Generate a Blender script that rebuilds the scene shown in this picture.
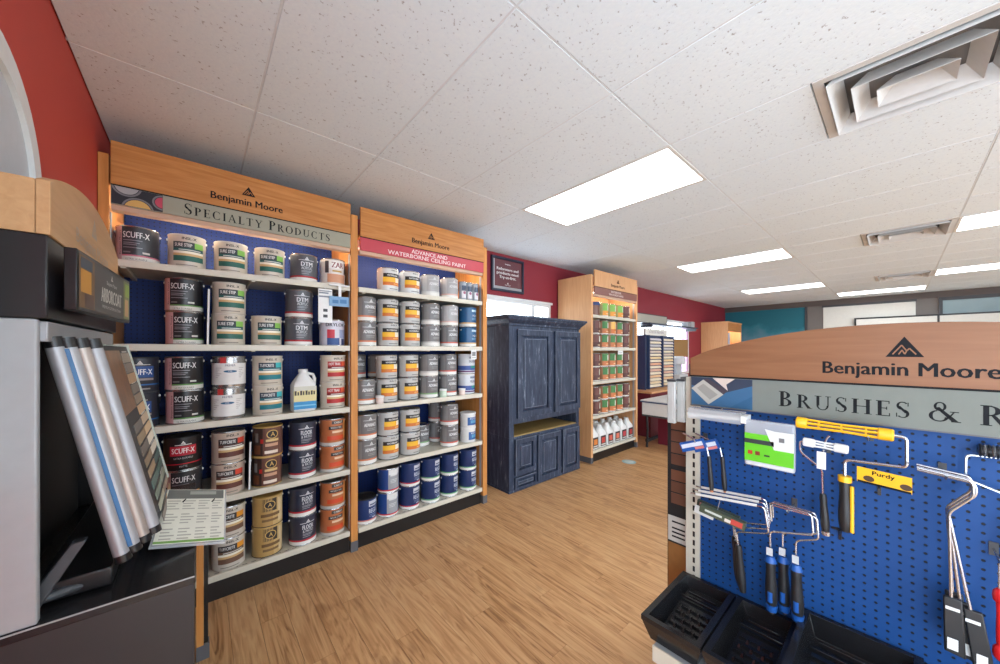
import bpy, math, random
from mathutils import Vector, Matrix
random.seed(7)
R = math.radians
sc = bpy.context.scene
col = sc.collection
for o in list(bpy.data.objects): bpy.data.objects.remove(o)

# ---------------------------------------------------------------- camera, world, exposure
CAM_H, FPX, YAW = 1.4793, 347.46, 48.9037
cd = bpy.data.cameras.new('camera'); cam = bpy.data.objects.new('camera', cd); col.objects.link(cam)
cam.location = (0, 0, CAM_H); cam.rotation_euler = (R(90), 0, R(YAW - 90))
cd.sensor_width = 36; cd.lens = 36 * FPX / 1000; cd.shift_y = .0183; cd.clip_start = .05
sc.camera = cam
w = bpy.data.worlds.new('world'); sc.world = w; w.use_nodes = True
bg = w.node_tree.nodes['Background']; bg.inputs[0].default_value = (.82, .94, 1.06, 1); bg.inputs[1].default_value = 8.0
sc.view_settings.view_transform = 'Standard'; sc.view_settings.look = 'None'
sc.view_settings.gamma = 1; sc.view_settings.use_curve_mapping = False
sc.view_settings.exposure = EXPOSURE = -.03
TROFFER = 6.5

# ---------------------------------------------------------------- materials
def lin(c):
    return tuple(((x / 255) / 12.92 if x / 255 <= .04045 else ((x / 255 + .055) / 1.055) ** 2.4) for x in c) + (1,)
MATS = {}
def mat(name, c=None, rough=.5, metal=0, var=.06, scale=30, spec=.5, bump=0, alpha=1, emit=0):
    if name in MATS: return MATS[name]
    m = bpy.data.materials.new(name); m.use_nodes = True; MATS[name] = m
    nt = m.node_tree; b = nt.nodes['Principled BSDF']
    b.inputs['Roughness'].default_value = rough; b.inputs['Metallic'].default_value = metal
    b.inputs['Specular IOR Level'].default_value = spec
    base = lin(c)
    tc = nt.nodes.new('ShaderNodeTexCoord'); nz = nt.nodes.new('ShaderNodeTexNoise')
    nz.inputs['Scale'].default_value = scale; nz.inputs['Detail'].default_value = 3
    nt.links.new(tc.outputs['Object'], nz.inputs['Vector'])
    rp = nt.nodes.new('ShaderNodeMapRange'); rp.inputs['To Min'].default_value = 1 - var; rp.inputs['To Max'].default_value = 1 + var
    nt.links.new(nz.outputs['Fac'], rp.inputs['Value'])
    mx = nt.nodes.new('ShaderNodeVectorMath'); mx.operation = 'SCALE'; mx.inputs[0].default_value = base[:3]
    nt.links.new(rp.outputs[0], mx.inputs['Scale']); nt.links.new(mx.outputs[0], b.inputs['Base Color'])
    if bump:
        bp = nt.nodes.new('ShaderNodeBump'); bp.inputs['Strength'].default_value = bump; bp.inputs['Distance'].default_value = .004
        nt.links.new(nz.outputs['Fac'], bp.inputs['Height']); nt.links.new(bp.outputs[0], b.inputs['Normal'])
    if emit:
        b.inputs['Emission Color'].default_value = base; b.inputs['Emission Strength'].default_value = emit
    if alpha < 1: b.inputs['Alpha'].default_value = alpha
    return m
def C(r, g, b_, rough=.5, **k):            # plain printed / painted colour
    return mat('c_%d_%d_%d_%d' % (r, g, b_, int(rough * 100)), (r, g, b_), rough, **k)
def ramp_mat(name, build, rough=.5, spec=.5):
    m = bpy.data.materials.new(name); m.use_nodes = True; MATS[name] = m
    nt = m.node_tree; b = nt.nodes['Principled BSDF']; b.inputs['Roughness'].default_value = rough; b.inputs['Specular IOR Level'].default_value = spec
    build(nt, b); return m
def N(nt, t, **k):
    n = nt.nodes.new('ShaderNode' + t)
    for a, v in k.items(): setattr(n, a, v)
    return n
def cramp(nt, fac, stops):
    r = N(nt, 'ValToRGB'); e = r.color_ramp.elements
    while len(e) < len(stops): e.new(.5)
    for x, (p, c) in zip(e, stops): x.position = p; x.color = lin(c)
    nt.links.new(fac, r.inputs['Fac']); return r.outputs['Color']
def wood(name, a, b_, axis=0, rough=.42):
    def bld(nt, b):
        tc = N(nt, 'TexCoord'); mp = N(nt, 'Mapping'); s = [22, 22, 22]; s[axis] = 1.6; mp.inputs['Scale'].default_value = s
        nt.links.new(tc.outputs['Object'], mp.inputs[0])
        nz = N(nt, 'TexNoise'); nz.inputs['Scale'].default_value = 2.2; nz.inputs['Detail'].default_value = 6; nz.inputs['Distortion'].default_value = .6
        nt.links.new(mp.outputs[0], nz.inputs['Vector'])
        c = cramp(nt, nz.outputs['Fac'], [(.25, a), (.75, b_)]); nt.links.new(c, b.inputs['Base Color'])
    return ramp_mat(name, bld, rough, .3)
M_WOOD_X = wood('maple_x', (172, 108, 52), (204, 142, 82), 0)
M_WOOD_Z = wood('maple_z', (186, 120, 58), (212, 148, 84), 2)
M_WOOD_P = wood('maple_pale', (206, 152, 104), (222, 172, 124), 2)
M_WOOD_B = wood('maple_brush', (128, 85, 57), (142, 98, 68), 1)
M_WOOD_L = wood('maple_stand', (186, 142, 98), (204, 162, 118), 1)
def _floor(nt, b):
    geo = N(nt, 'NewGeometry'); oi = N(nt, 'ObjectInfo')
    off = N(nt, 'VectorMath', operation='SCALE'); off.inputs[0].default_value = (37, 53, 11); nt.links.new(oi.outputs['Random'], off.inputs['Scale'])
    ad = N(nt, 'VectorMath', operation='ADD'); nt.links.new(geo.outputs['Position'], ad.inputs[0]); nt.links.new(off.outputs[0], ad.inputs[1])
    mp = N(nt, 'Mapping'); mp.inputs['Scale'].default_value = (9, .8, 1); nt.links.new(ad.outputs[0], mp.inputs[0])
    n1 = N(nt, 'TexNoise'); n1.inputs['Scale'].default_value = 1.7; n1.inputs['Detail'].default_value = 5; n1.inputs['Distortion'].default_value = 1.6
    nt.links.new(mp.outputs[0], n1.inputs['Vector'])
    wv = N(nt, 'MapRange'); wv.inputs['To Max'].default_value = 9; nt.links.new(n1.outputs['Fac'], wv.inputs['Value'])
    sn = N(nt, 'Math', operation='SINE'); m6 = N(nt, 'Math', operation='MULTIPLY'); m6.inputs[1].default_value = 3.4
    nt.links.new(wv.outputs[0], m6.inputs[0]); nt.links.new(m6.outputs[0], sn.inputs[0])
    mp2 = N(nt, 'Mapping'); mp2.inputs['Scale'].default_value = (46, 1.6, 1); nt.links.new(ad.outputs[0], mp2.inputs[0])
    n2 = N(nt, 'TexNoise'); n2.inputs['Scale'].default_value = 1.5; n2.inputs['Detail'].default_value = 4; nt.links.new(mp2.outputs[0], n2.inputs['Vector'])
    a1 = N(nt, 'Math', operation='MULTIPLY_ADD'); a1.inputs[1].default_value = .12; nt.links.new(sn.outputs[0], a1.inputs[0]); h2_ = N(nt, 'Math', operation='MULTIPLY_ADD'); h2_.inputs[1].default_value = .78; h2_.inputs[2].default_value = .11; nt.links.new(n2.outputs['Fac'], h2_.inputs[0]); nt.links.new(h2_.outputs[0], a1.inputs[2])
    a2 = N(nt, 'Math', operation='MULTIPLY_ADD'); a2.inputs[1].default_value = .16; nt.links.new(oi.outputs['Random'], a2.inputs[0]); nt.links.new(a1.outputs[0], a2.inputs[2])
    c = cramp(nt, a2.outputs[0], [(.26, (128, 86, 50)), (.42, (176, 130, 86)), (.6, (196, 150, 104)), (.85, (208, 166, 120))])
    # dark knots
    mp3 = N(nt, 'Mapping'); mp3.inputs['Scale'].default_value = (5, 2.4, 1); nt.links.new(ad.outputs[0], mp3.inputs[0])
    n3 = N(nt, 'TexNoise'); n3.inputs['Scale'].default_value = 1.6; n3.inputs['Detail'].default_value = 2; nt.links.new(mp3.outputs[0], n3.inputs['Vector'])
    kr = N(nt, 'MapRange'); kr.inputs['From Min'].default_value = .64; kr.inputs['From Max'].default_value = .8; kr.inputs['To Max'].default_value = .55
    nt.links.new(n3.outputs['Fac'], kr.inputs['Value'])
    mx = N(nt, 'MixRGB'); mx.inputs[2].default_value = lin((112, 70, 40)); nt.links.new(kr.outputs[0], mx.inputs[0]); nt.links.new(c, mx.inputs[1])
    nt.links.new(mx.outputs[0], b.inputs['Base Color'])
    bp = N(nt, 'Bump'); bp.inputs['Strength'].default_value = .12; bp.inputs['Distance'].default_value = .002
    nt.links.new(n2.outputs['Fac'], bp.inputs['Height']); nt.links.new(bp.outputs[0], b.inputs['Normal'])
M_FLOOR = ramp_mat('laminate_oak', _floor, .36, .35)
def _tile(nt, b):
    geo = N(nt, 'NewGeometry'); oi = N(nt, 'ObjectInfo')
    n1 = N(nt, 'TexNoise'); n1.inputs['Scale'].default_value = 75; n1.inputs['Detail'].default_value = 2; nt.links.new(geo.outputs['Position'], n1.inputs['Vector'])
    n2 = N(nt, 'TexNoise'); n2.inputs['Scale'].default_value = 9; nt.links.new(geo.outputs['Position'], n2.inputs['Vector'])
    ad = N(nt, 'Math', operation='MULTIPLY_ADD'); ad.inputs[1].default_value = .12; nt.links.new(n2.outputs['Fac'], ad.inputs[0]); nt.links.new(n1.outputs['Fac'], ad.inputs[2])
    c = cramp(nt, ad.outputs[0], [(.33, (176, 182, 188)), (.39, (228, 241, 250)), (.8, (233, 245, 252))]); nt.links.new(c, b.inputs['Base Color'])
    bp = N(nt, 'Bump'); bp.inputs['Strength'].default_value = .35; bp.inputs['Distance'].default_value = .003
    nt.links.new(ad.outputs[0], bp.inputs['Height']); nt.links.new(bp.outputs[0], b.inputs['Normal'])
M_TILE = ramp_mat('fissured_tile', _tile, .9, .1)
def _peg(ax):
    def f(nt, b, base=(17, 66, 126)):
        geo = N(nt, 'NewGeometry'); sp = N(nt, 'SeparateXYZ'); nt.links.new(geo.outputs['Position'], sp.inputs[0])
        d = []
        for a, o in ((ax, PEG0[ax]), ('Z', PEG0['Z'])):
            s = N(nt, 'Math', operation='SUBTRACT'); s.inputs[1].default_value = o; nt.links.new(sp.outputs[a], s.inputs[0])
            dv = N(nt, 'Math', operation='DIVIDE'); dv.inputs[1].default_value = .0254; nt.links.new(s.outputs[0], dv.inputs[0])
            fr = N(nt, 'Math', operation='FRACT'); nt.links.new(dv.outputs[0], fr.inputs[0])
            su = N(nt, 'Math', operation='SUBTRACT'); su.inputs[1].default_value = .5; nt.links.new(fr.outputs[0], su.inputs[0])
            sq = N(nt, 'Math', operation='MULTIPLY'); nt.links.new(su.outputs[0], sq.inputs[0]); nt.links.new(su.outputs[0], sq.inputs[1]); d.append(sq)
        ad = N(nt, 'Math', operation='ADD'); nt.links.new(d[0].outputs[0], ad.inputs[0]); nt.links.new(d[1].outputs[0], ad.inputs[1])
        lt = N(nt, 'MapRange'); lt.inputs['From Min'].default_value = .017; lt.inputs['From Max'].default_value = .026
        nt.links.new(ad.outputs[0], lt.inputs['Value'])
        mx = N(nt, 'MixRGB'); mx.inputs[1].default_value = (.006, .01, .02, 1); mx.inputs[2].default_value = lin(base)
        nt.links.new(lt.outputs[0], mx.inputs[0]); nt.links.new(mx.outputs[0], b.inputs['Base Color'])
        bp = N(nt, 'Bump'); bp.inputs['Distance'].default_value = .003; nt.links.new(lt.outputs[0], bp.inputs['Height']); nt.links.new(bp.outputs[0], b.inputs['Normal'])
    return f
PEG0 = {'X': .0127, 'Y': .0732 - .0127, 'Z': .9702 - .0127}
M_PEG_Y = ramp_mat('pegboard_blue_y', _peg('Y'), .55, .3)
M_PEG_X = ramp_mat('pegboard_blue_x', lambda nt, b: _peg('X')(nt, b, (20, 46, 108)), .55, .3)
def _navy(nt, b):
    tc = N(nt, 'TexCoord'); mp = N(nt, 'Mapping'); mp.inputs['Scale'].default_value = (9, 9, 1.6); nt.links.new(tc.outputs['Object'], mp.inputs[0])
    n1 = N(nt, 'TexNoise'); n1.inputs['Scale'].default_value = 3; n1.inputs['Detail'].default_value = 8; n1.inputs['Roughness'].default_value = .7; nt.links.new(mp.outputs[0], n1.inputs['Vector'])
    c = cramp(nt, n1.outputs['Fac'], [(.35, (36, 45, 64)), (.55, (56, 66, 86)), (.63, (82, 92, 110)), (.70, (146, 152, 166))]); nt.links.new(c, b.inputs['Base Color'])
M_NAVY = ramp_mat('distressed_navy_paint', _navy, .5, .35)
def _mural(nt, b):
    tc = N(nt, 'TexCoord'); sp = N(nt, 'SeparateXYZ'); nt.links.new(tc.outputs['Object'], sp.inputs[0])
    n1 = N(nt, 'TexNoise'); n1.inputs['Scale'].default_value = 1.6; n1.inputs['Detail'].default_value = 5; nt.links.new(tc.outputs['Object'], n1.inputs['Vector'])
    mr = N(nt, 'MapRange'); mr.inputs['From Min'].default_value = 1.5; mr.inputs['From Max'].default_value = 2.5; nt.links.new(sp.outputs['Z'], mr.inputs['Value'])
    ad = N(nt, 'Math', operation='MULTIPLY_ADD'); ad.inputs[1].default_value = .9; nt.links.new(n1.outputs['Fac'], ad.inputs[0]); nt.links.new(mr.outputs[0], ad.inputs[2])
    c = cramp(nt, ad.outputs[0], [(.4, (104, 118, 146)), (.72, (110, 148, 168)), (.92, (44, 126, 144)), (1, (24, 110, 128))]); nt.links.new(c, b.inputs['Base Color'])
M_MURAL = ramp_mat('teal_mural', _mural, .6)
def _glass(nt, b):
    out = nt.nodes['Material Output']; tr = N(nt, 'BsdfTransparent'); gl = N(nt, 'BsdfGlossy'); gl.inputs['Roughness'].default_value = .05
    mx = N(nt, 'MixShader'); mx.inputs[0].default_value = .06; nt.links.new(tr.outputs[0], mx.inputs[1]); nt.links.new(gl.outputs[0], mx.inputs[2]); nt.links.new(mx.outputs[0], out.inputs['Surface'])
M_GLASS = ramp_mat('window_glass', _glass)
def _clear(nt, b):
    out = nt.nodes['Material Output']; tr = N(nt, 'BsdfTransparent'); gl = N(nt, 'BsdfPrincipled'); gl.inputs['Base Color'].default_value = (.75, .78, .8, 1); gl.inputs['Roughness'].default_value = .15
    mx = N(nt, 'MixShader'); mx.inputs[0].default_value = .34; nt.links.new(tr.outputs[0], mx.inputs[1]); nt.links.new(gl.outputs[0], mx.inputs[2]); nt.links.new(mx.outputs[0], out.inputs['Surface'])
M_CLEAR = ramp_mat('clear_plastic', _clear)
M_BLACK = mat('black_laminate', (44, 43, 44), .42, var=.1, scale=8)
M_BLK = mat('black_plastic', (22, 22, 24), .28, var=.1)
M_BLKM = mat('black_matte', (28, 28, 30), .6)
M_DGREY = mat('charcoal', (62, 64, 68), .45)
M_GREY = mat('grey_metal', (166, 168, 170), .45, metal=.2)
M_ALU = mat('aluminium', (164, 166, 170), .45, metal=.45)
M_WIRE = mat('chrome_wire', (196, 198, 202), .22, metal=.9)
M_STEEL = mat('tin_steel', (176, 176, 176), .24, metal=.85)
M_WHITE = mat('white_plastic', (226, 226, 224), .4)
M_WPAINT = mat('white_paint', (222, 221, 218), .55)
M_SHELF = mat('cream_shelf_steel', (196, 190, 174), .42)
M_POSTG = mat('grey_foot', (92, 92, 96), .5)
M_RED = mat('red_wall_paint', (190, 64, 52), .62, var=.05, scale=3)
M_BURG = mat('burgundy_wall_paint', (140, 38, 52), .62, var=.05, scale=3)
M_WALLG = mat('grey_wall_paint', (118, 112, 108), .7, scale=4)
M_WALLB = mat('taupe_band_paint', (92, 82, 78), .7, scale=4)
M_CREAM = mat('cream_blind', (222, 220, 212), .7)
M_INK = mat('dark_ink', (24, 25, 28), .6, spec=.15)
M_DIFF = mat('troffer_lens', (243, 251, 255), .5, var=0, emit=TROFFER)
M_TUBE = mat('shelf_tube', (255, 244, 226), .5, var=0, emit=45)

# ---------------------------------------------------------------- mesh helpers
class MB:
    def __init__(s): s.v = []; s.f = []; s.m = []; s.mats = []
    def mi(s, m):
        if m not in s.mats: s.mats.append(m)
        return s.mats.index(m)
    def add(s, vs, fs, m, T=None):
        k = len(s.v); i = s.mi(m)
        s.v += [tuple(T @ Vector(p)) if T else tuple(p) for p in vs]
        for f in fs: s.f.append(tuple(k + a for a in f)); s.m.append(i)
        return s
    def box(s, x0, x1, y0, y1, z0, z1, m, T=None):
        v = [(x, y, z) for z in (z0, z1) for y in (y0, y1) for x in (x0, x1)]
        return s.add(v, [(0, 2, 3, 1), (4, 5, 7, 6), (0, 1, 5, 4), (2, 6, 7, 3), (0, 4, 6, 2), (1, 3, 7, 5)], m, T)
    def hexa(s, b4, t4, m):     # bottom 4 + top 4 corners, same winding (ccw from above)
        return s.add(list(b4) + list(t4), [(3, 2, 1, 0), (4, 5, 6, 7)] + [(i, (i + 1) % 4, 4 + (i + 1) % 4, 4 + i) for i in range(4)], m)
    def lathe(s, prof, m, n=24, c=(0, 0, 0), caps=(True, True), T=None):
        v = []; f = []
        for r, z in prof:
            for i in range(n):
                a = 2 * math.pi * i / n; v.append((c[0] + r * math.cos(a), c[1] + r * math.sin(a), c[2] + z))
        for j in range(len(prof) - 1):
            for i in range(n):
                i2 = (i + 1) % n; f.append((j * n + i, j * n + i2, (j + 1) * n + i2, (j + 1) * n + i))
        if caps[0]: f.append(tuple(range(n - 1, -1, -1)))
        if caps[1]: f.append(tuple((len(prof) - 1) * n + i for i in range(n)))
        return s.add(v, f, m, T)
    def tube(s, pts, r, m, n=8, closed=False, rs=None):
        pts = [Vector(p) for p in pts]; L = len(pts); v = []; f = []; up = None
        for i, p in enumerate(pts):
            if closed: d = (pts[(i + 1) % L] - pts[i - 1])
            else: d = pts[min(i + 1, L - 1)] - pts[max(i - 1, 0)]
            d.normalize()
            if up is None: up = Vector((0, 0, 1)) if abs(d.z) < .9 else Vector((1, 0, 0))
            a = d.cross(up)
            if a.length < 1e-5: a = d.orthogonal()
            a.normalize(); up = a.cross(d).normalized()
            rr = rs[i] if rs else r
            for k in range(n):
                t = 2 * math.pi * k / n; v.append(p + (a * math.cos(t) + up * math.sin(t)) * rr)
        for i in range(L if closed else L - 1):
            j = (i + 1) % L
            for k in range(n):
                k2 = (k + 1) % n; f.append((i * n + k, i * n + k2, j * n + k2, j * n + k))
        if not closed: f.append(tuple(range(n - 1, -1, -1))); f.append(tuple((L - 1) * n + k for k in range(n)))
        return s.add(v, f, m)
    def prism(s, poly, fn, t, m):   # 2-D outline extruded: fn(u, v, depth)
        n = len(poly); v = [fn(a, b, 0) for a, b in poly] + [fn(a, b, t) for a, b in poly]
        return s.add(v, [tuple(range(n)), tuple(range(2 * n - 1, n - 1, -1))] + [(i, i + n, (i + 1) % n + n, (i + 1) % n) for i in range(n)], m)
    def flat(s, polys, fn, m):
        for poly in polys: s.add([fn(a, b) for a, b in poly], [tuple(range(len(poly)))], m)
        return s
    def mesh(s, name, sharp=35):
        me = bpy.data.meshes.new(name); me.from_pydata(s.v, [], s.f)
        for m in s.mats: me.materials.append(m)
        me.polygons.foreach_set('material_index', s.m)
        me.polygons.foreach_set('use_smooth', [True] * len(s.f))
        me.update(); me.set_sharp_from_angle(angle=R(sharp)); return me
    def obj(s, name, parent=None, bevel=0, **k):
        return link(name, s.mesh(name), parent, bevel, **k)
def link(name, me, parent=None, bevel=0, loc=None, rot=None, **k):
    o = bpy.data.objects.new(name, me); col.objects.link(o)
    if parent: o.parent = parent
    if loc: o.location = loc
    if rot: o.rotation_euler = rot
    if bevel:
        b = o.modifiers.new('bevel', 'BEVEL'); b.width = bevel; b.segments = 2; b.limit_method = 'ANGLE'
    for a, v in k.items(): o[a] = v
    return o
def thing(name, label, cat, loc=(0, 0, 0), rz=0, group=None):
    o = bpy.data.objects.new(name, None); col.objects.link(o); o.location = loc; o.rotation_euler = (0, 0, rz); o.empty_display_size = .05
    return tag(o, label, cat, group)
def tag(o, label, cat, group=None):
    o['label'] = label; o['category'] = cat
    if group: o['group'] = group
    return o
def struct(o): o['kind'] = 'structure'; return o
def bx(name, parent, x0, x1, y0, y1, z0, z1, m, bevel=0, **k):
    return MB().box(x0, x1, y0, y1, z0, z1, m).obj(name, parent, bevel, **k)
def rot_to(p, d):              # transform: local +Z along d at p
    return Matrix.Translation(Vector(p)) @ Vector(d).to_track_quat('Z', 'Y').to_matrix().to_4x4()

# ---------------------------------------------------------------- lettering
_tc = {}
def glyphs(txt):
    bold = 0
    if (txt, bold) in _tc: return _tc[txt, bold]
    c = bpy.data.curves.new('t', 'FONT'); c.body = txt; c.resolution_u = 2; c.offset = bold; c.fill_mode = 'FRONT'
    o = bpy.data.objects.new('t', c); col.objects.link(o)
    me = bpy.data.meshes.new_from_object(o.evaluated_get(bpy.context.evaluated_depsgraph_get()))
    v = [(p.co.x, p.co.y) for p in me.vertices]; f = [tuple(p.vertices) for p in me.polygons]
    bpy.data.objects.remove(o); bpy.data.curves.remove(c); bpy.data.meshes.remove(me)
    x0 = min(a for a, _ in v); x1 = max(a for a, _ in v); v = [(a - x0, b) for a, b in v]
    _tc[txt, bold] = (v, f, x1 - x0); return _tc[txt, bold]
CAP = .69                      # cap height of the built-in font at size 1
def text(mb, txt, fn, x, y, h, m, width=None, align='c', bold=0):
    v, f, w_ = glyphs(txt); s = h / CAP; sx = s if width is None else width / w_
    x0 = x - (w_ * sx / 2 if align == 'c' else 0)
    if not bold: mb.add([fn(x0 + a * sx, y + b * s) for a, b in v], f, m)
    else:
        for e in (-1, 0, 1): mb.add([fn(x0 + a * sx + e * bold * sx, y + b * s, (e + 1) * .00015) for a, b in v], f, m)
TK, TN = .17, .055
def _rect(a, b, c, d): return [(a, b), (c, b), (c, d), (a, d)]
def _arc(cx, cy, rx, ry, a0, a1, tk=TK, tn=TN, n=14):
    o = []; i_ = []
    for k in range(n + 1):
        a = R(a0 + (a1 - a0) * k / n); c, s_ = math.cos(a), math.sin(a); w_ = tn + (tk - tn) * abs(c) ** 1.3
        o.append((cx + rx * c, cy + ry * s_)); i_.append((cx + (rx - w_) * c, cy + (ry - (tn + (tk - tn) * .0)) * s_))
    return [[o[k], o[k + 1], i_[k + 1], i_[k]] for k in range(n)]
def _stem(x, y0=0, y1=1, w_=TK, sf=.08):
    return [_rect(x, y0, x + w_, y1), _rect(x - sf, y0, x + w_ + sf, y0 + .04), _rect(x - sf, y1 - .04, x + w_ + sf, y1)]
def _bowl(x, y0, y1, wd): return _arc(x, (y0 + y1) / 2, wd, (y1 - y0) / 2, -90, 90)
def serif(ch):
    if ch == 'I': return .36, _stem(.1)
    if ch == 'E': return .66, _stem(.1) + [_rect(.2, .95, .6, 1), _rect(.2, 0, .62, .05), _rect(.2, .49, .5, .54), _rect(.56, .82, .6, 1), _rect(.58, 0, .62, .2), _rect(.46, .42, .5, .62)]
    if ch == 'L': return .66, _stem(.1) + [_rect(.2, 0, .62, .05), _rect(.58, 0, .62, .22)]
    if ch == 'T': return .76, [_rect(.305, 0, .455, 1), _rect(.2, 0, .56, .04), _rect(.04, .95, .72, 1), _rect(.04, .8, .08, 1), _rect(.68, .8, .72, 1)]
    if ch == 'H': return .92, _stem(.1) + _stem(.68) + [_rect(.2, .49, .7, .54)]
    if ch == 'P': return .66, _stem(.1) + _bowl(.22, .45, 1, .4)
    if ch == 'R': return .78, _stem(.1) + _bowl(.22, .48, 1, .38) + [[(.32, .5), (.44, .52), (.8, 0), (.6, 0)], _rect(.6, 0, .86, .03)]
    if ch == 'B': return .74, _stem(.1) + _bowl(.22, .5, 1, .36) + _bowl(.22, 0, .54, .43)
    if ch == 'D': return .86, _stem(.1) + _bowl(.22, 0, 1, .58)
    if ch == 'U': return .88, [_rect(.12, .3, .27, 1), _rect(.68, .3, .74, 1), _rect(.02, .96, .38, 1), _rect(.58, .96, .86, 1)] + _arc(.43, .32, .31, .34, 180, 360, tk=.1)
    if ch == 'C': return .82, _arc(.45, .5, .41, .52, 48, 312) + [_rect(.7, .72, .74, .98), _rect(.7, .02, .74, .26)]
    if ch == 'O': return .92, _arc(.46, .5, .43, .52, 0, 360, n=28)
    if ch == 'S': return .6, _arc(.3, .75, .25, .27, 40, 250, tk=.11) + _arc(.3, .26, .27, .28, -140, 75, tk=.13) + [[(.1, .68), (.2, .74), (.52, .34), (.4, .28)], _rect(.5, .74, .54, .98), _rect(.04, .02, .08, .28)]
    if ch == 'A': return .86, [[(.38, 1), (.44, 1), (.14, 0), (.08, 0)], [(.36, 1), (.46, 1), (.8, 0), (.64, 0)], _rect(.24, .32, .62, .37), _rect(0, 0, .26, .04), _rect(.56, 0, .9, .04)]
    if ch == 'Y': return .8, [_rect(.33, 0, .48, .48), _rect(.22, 0, .59, .04), [(.04, 1), (.2, 1), (.48, .46), (.34, .46)], [(.68, 1), (.74, 1), (.47, .44), (.4, .46)], _rect(-.03, .96, .29, 1), _rect(.58, .96, .84, 1)]
    if ch == '&': return 1.0, _arc(.4, .77, .2, .24, 0, 360, tk=.09, n=20) + _arc(.36, .27, .32, .3, 100, 350, tk=.13) + [[(.26, .7), (.38, .74), (1.0, 0), (.78, 0)], [(.66, .22), (.7, .2), (.86, .52), (.8, .52)], _rect(.7, .5, .98, .54), _rect(.74, 0, 1.04, .04)]
    return .4, []
def serif_text(mb, txt, fn, x0, x1, y, h, m, small=.8, sp=.14, upto=None):
    """small caps: first letter of a word is full height; laid out from x0 to x1"""
    seq = []; pen = 0; first = True
    for ch in txt:
        if ch == ' ': pen += .42; first = True; continue
        k = 1 if (first or ch == '&') else small
        wd, ps = serif(ch); seq.append((pen, k, ps)); pen += wd * k + sp; first = False
    sx = (x1 - x0) / (seq[upto][0] if upto else pen - sp)
    for p, k, ps in seq: mb.flat([[(x0 + (p + a * k) * sx, y + b * k * h) for a, b in q] for q in ps], fn, m)
def bm_logo(mb, fn, x, y, h, m, mlight, lift):
    w_ = h * .62
    mb.flat([[(x - w_, y), (x + w_, y), (x, y + h)]], fn, m)
    def line(pts, t):
        for a, b in zip(pts, pts[1:]):
            d = Vector((b[0] - a[0], b[1] - a[1])).normalized() * t; n_ = (-d.y, d.x)
            q = [(a[0] - n_[0], a[1] - n_[1]), (b[0] - n_[0], b[1] - n_[1]), (b[0] + n_[0], b[1] + n_[1]), (a[0] + n_[0], a[1] + n_[1])]
            mb.flat([[(x + u * w_, y + v * h) for u, v in q]], lambda u, v: fn(u, v, lift), mlight)
    line([(-.62, .13), (-.14, .58), (.12, .30), (.02, .14)], .035); line([(.12, .30), (.26, .42), (.6, .13)], .035); line([(-.3, .13), (-.12, .34), (.02, .14)], .035)
# ================================================================ THE ROOM
XL, XF, YB, YR, ZC = -.376, 11.2, 3.203, -5.236, 2.662
GX, GY = .8284, .8641
fl = struct(bx('floor', None, XL, XF, YR, YB, -.08, -.004, mat('subfloor', (96, 66, 40), .7)))
PW, PL = .127, 1.22
pm = MB().box(-PW / 2 + .0006, PW / 2 - .0006, -PL / 2 + .0006, PL / 2 - .0006, -.0045, 0, M_FLOOR).mesh('plank')
far = MB(); npl = 0; cand = []
nx = int((XF - XL) / PW)
for i in range(nx + 1):
    x = XL + PW * (i + .5); off = ((i * .37) % 1) * PL; y = YR - off + PL / 2
    while y - PL / 2 < YB:
        y0, y1 = max(YR, y - PL / 2), min(YB, y + PL / 2); x1 = min(x + PW / 2, XF)
        if y1 - y0 > .03 and x1 - x > 0:
            dep = .657 * x + .7536 * (y0 + y1) / 2; rt = .7536 * x - .657 * (y0 + y1) / 2
            vis = dep > .2 and abs(rt) < dep * 1.75 and dep > .9 and (y < 2.8 or x > 5)
            cand.append((dep if vis else 99 + dep, x, y0, y1, x1))
        y += PL
cand.sort()
for k, (dep, x, y0, y1, x1) in enumerate(cand):
    if k < 300 and dep < 99:
        if y1 - y0 > PL - .002 and x1 - x > PW / 2 - .001: link('plank', pm, fl, loc=(x, (y0 + y1) / 2, 0))
        else: MB().box(-PW / 2 + .0006, x1 - x - .0006, -(y1 - y0) / 2 + .0006, (y1 - y0) / 2 - .0006, -.0045, 0, M_FLOOR).obj('plank', fl, loc=(x, (y0 + y1) / 2, 0))
    else: far.box(x - PW / 2 + .0006, x1 - .0006, y0 + .0006, y1 - .0006, -.0045, 0, M_FLOOR)
far.obj('planks_beyond', fl, kind='stuff')

def wall_holes(name, axis, c0, c1, a0, a1, z0, z1, holes, m):
    """wall slab; axis 'Y': spans X from a0..a1 at y c0..c1; holes (h0,h1,z0,z1)"""
    mb = MB(); xs = sorted({a0, a1} | {h for q in holes for h in q[:2]}); zs = sorted({z0, z1} | {h for q in holes for h in q[2:]})
    for p, q in zip(xs, xs[1:]):
        for r_, s_ in zip(zs, zs[1:]):
            if any(h[0] <= p and q <= h[1] and h[2] <= r_ and s_ <= h[3] for h in holes): continue
            if axis == 'Y': mb.box(p, q, c0, c1, r_ if r_ else -.08, s_, m)
            else: mb.box(c0, c1, p, q, r_ if r_ else -.08, s_, m)
    return struct(mb.obj(name))
W2 = (2.25, 3.735, 1.0, 2.125); W3 = (6.15, 8.62, .95, 2.13)
wb = wall_holes('wall_back', 'Y', YB, YB + .14, XL, XF, 0, 2.75, [W2, W3], M_BURG)
ADDED_WIN_L = [(-4.9, -3.2, .12, 2.5), (-3.0, -1.3, .12, 2.5), (-1.1, .1, .12, 2.5)]  # openings added out of view to bring daylight onto pegboard and ceiling
wl = wall_holes('wall_left', 'X', XL - .12, XL, YR, YB + .14, 0, 2.75, ADDED_WIN_L, M_RED)
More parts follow.
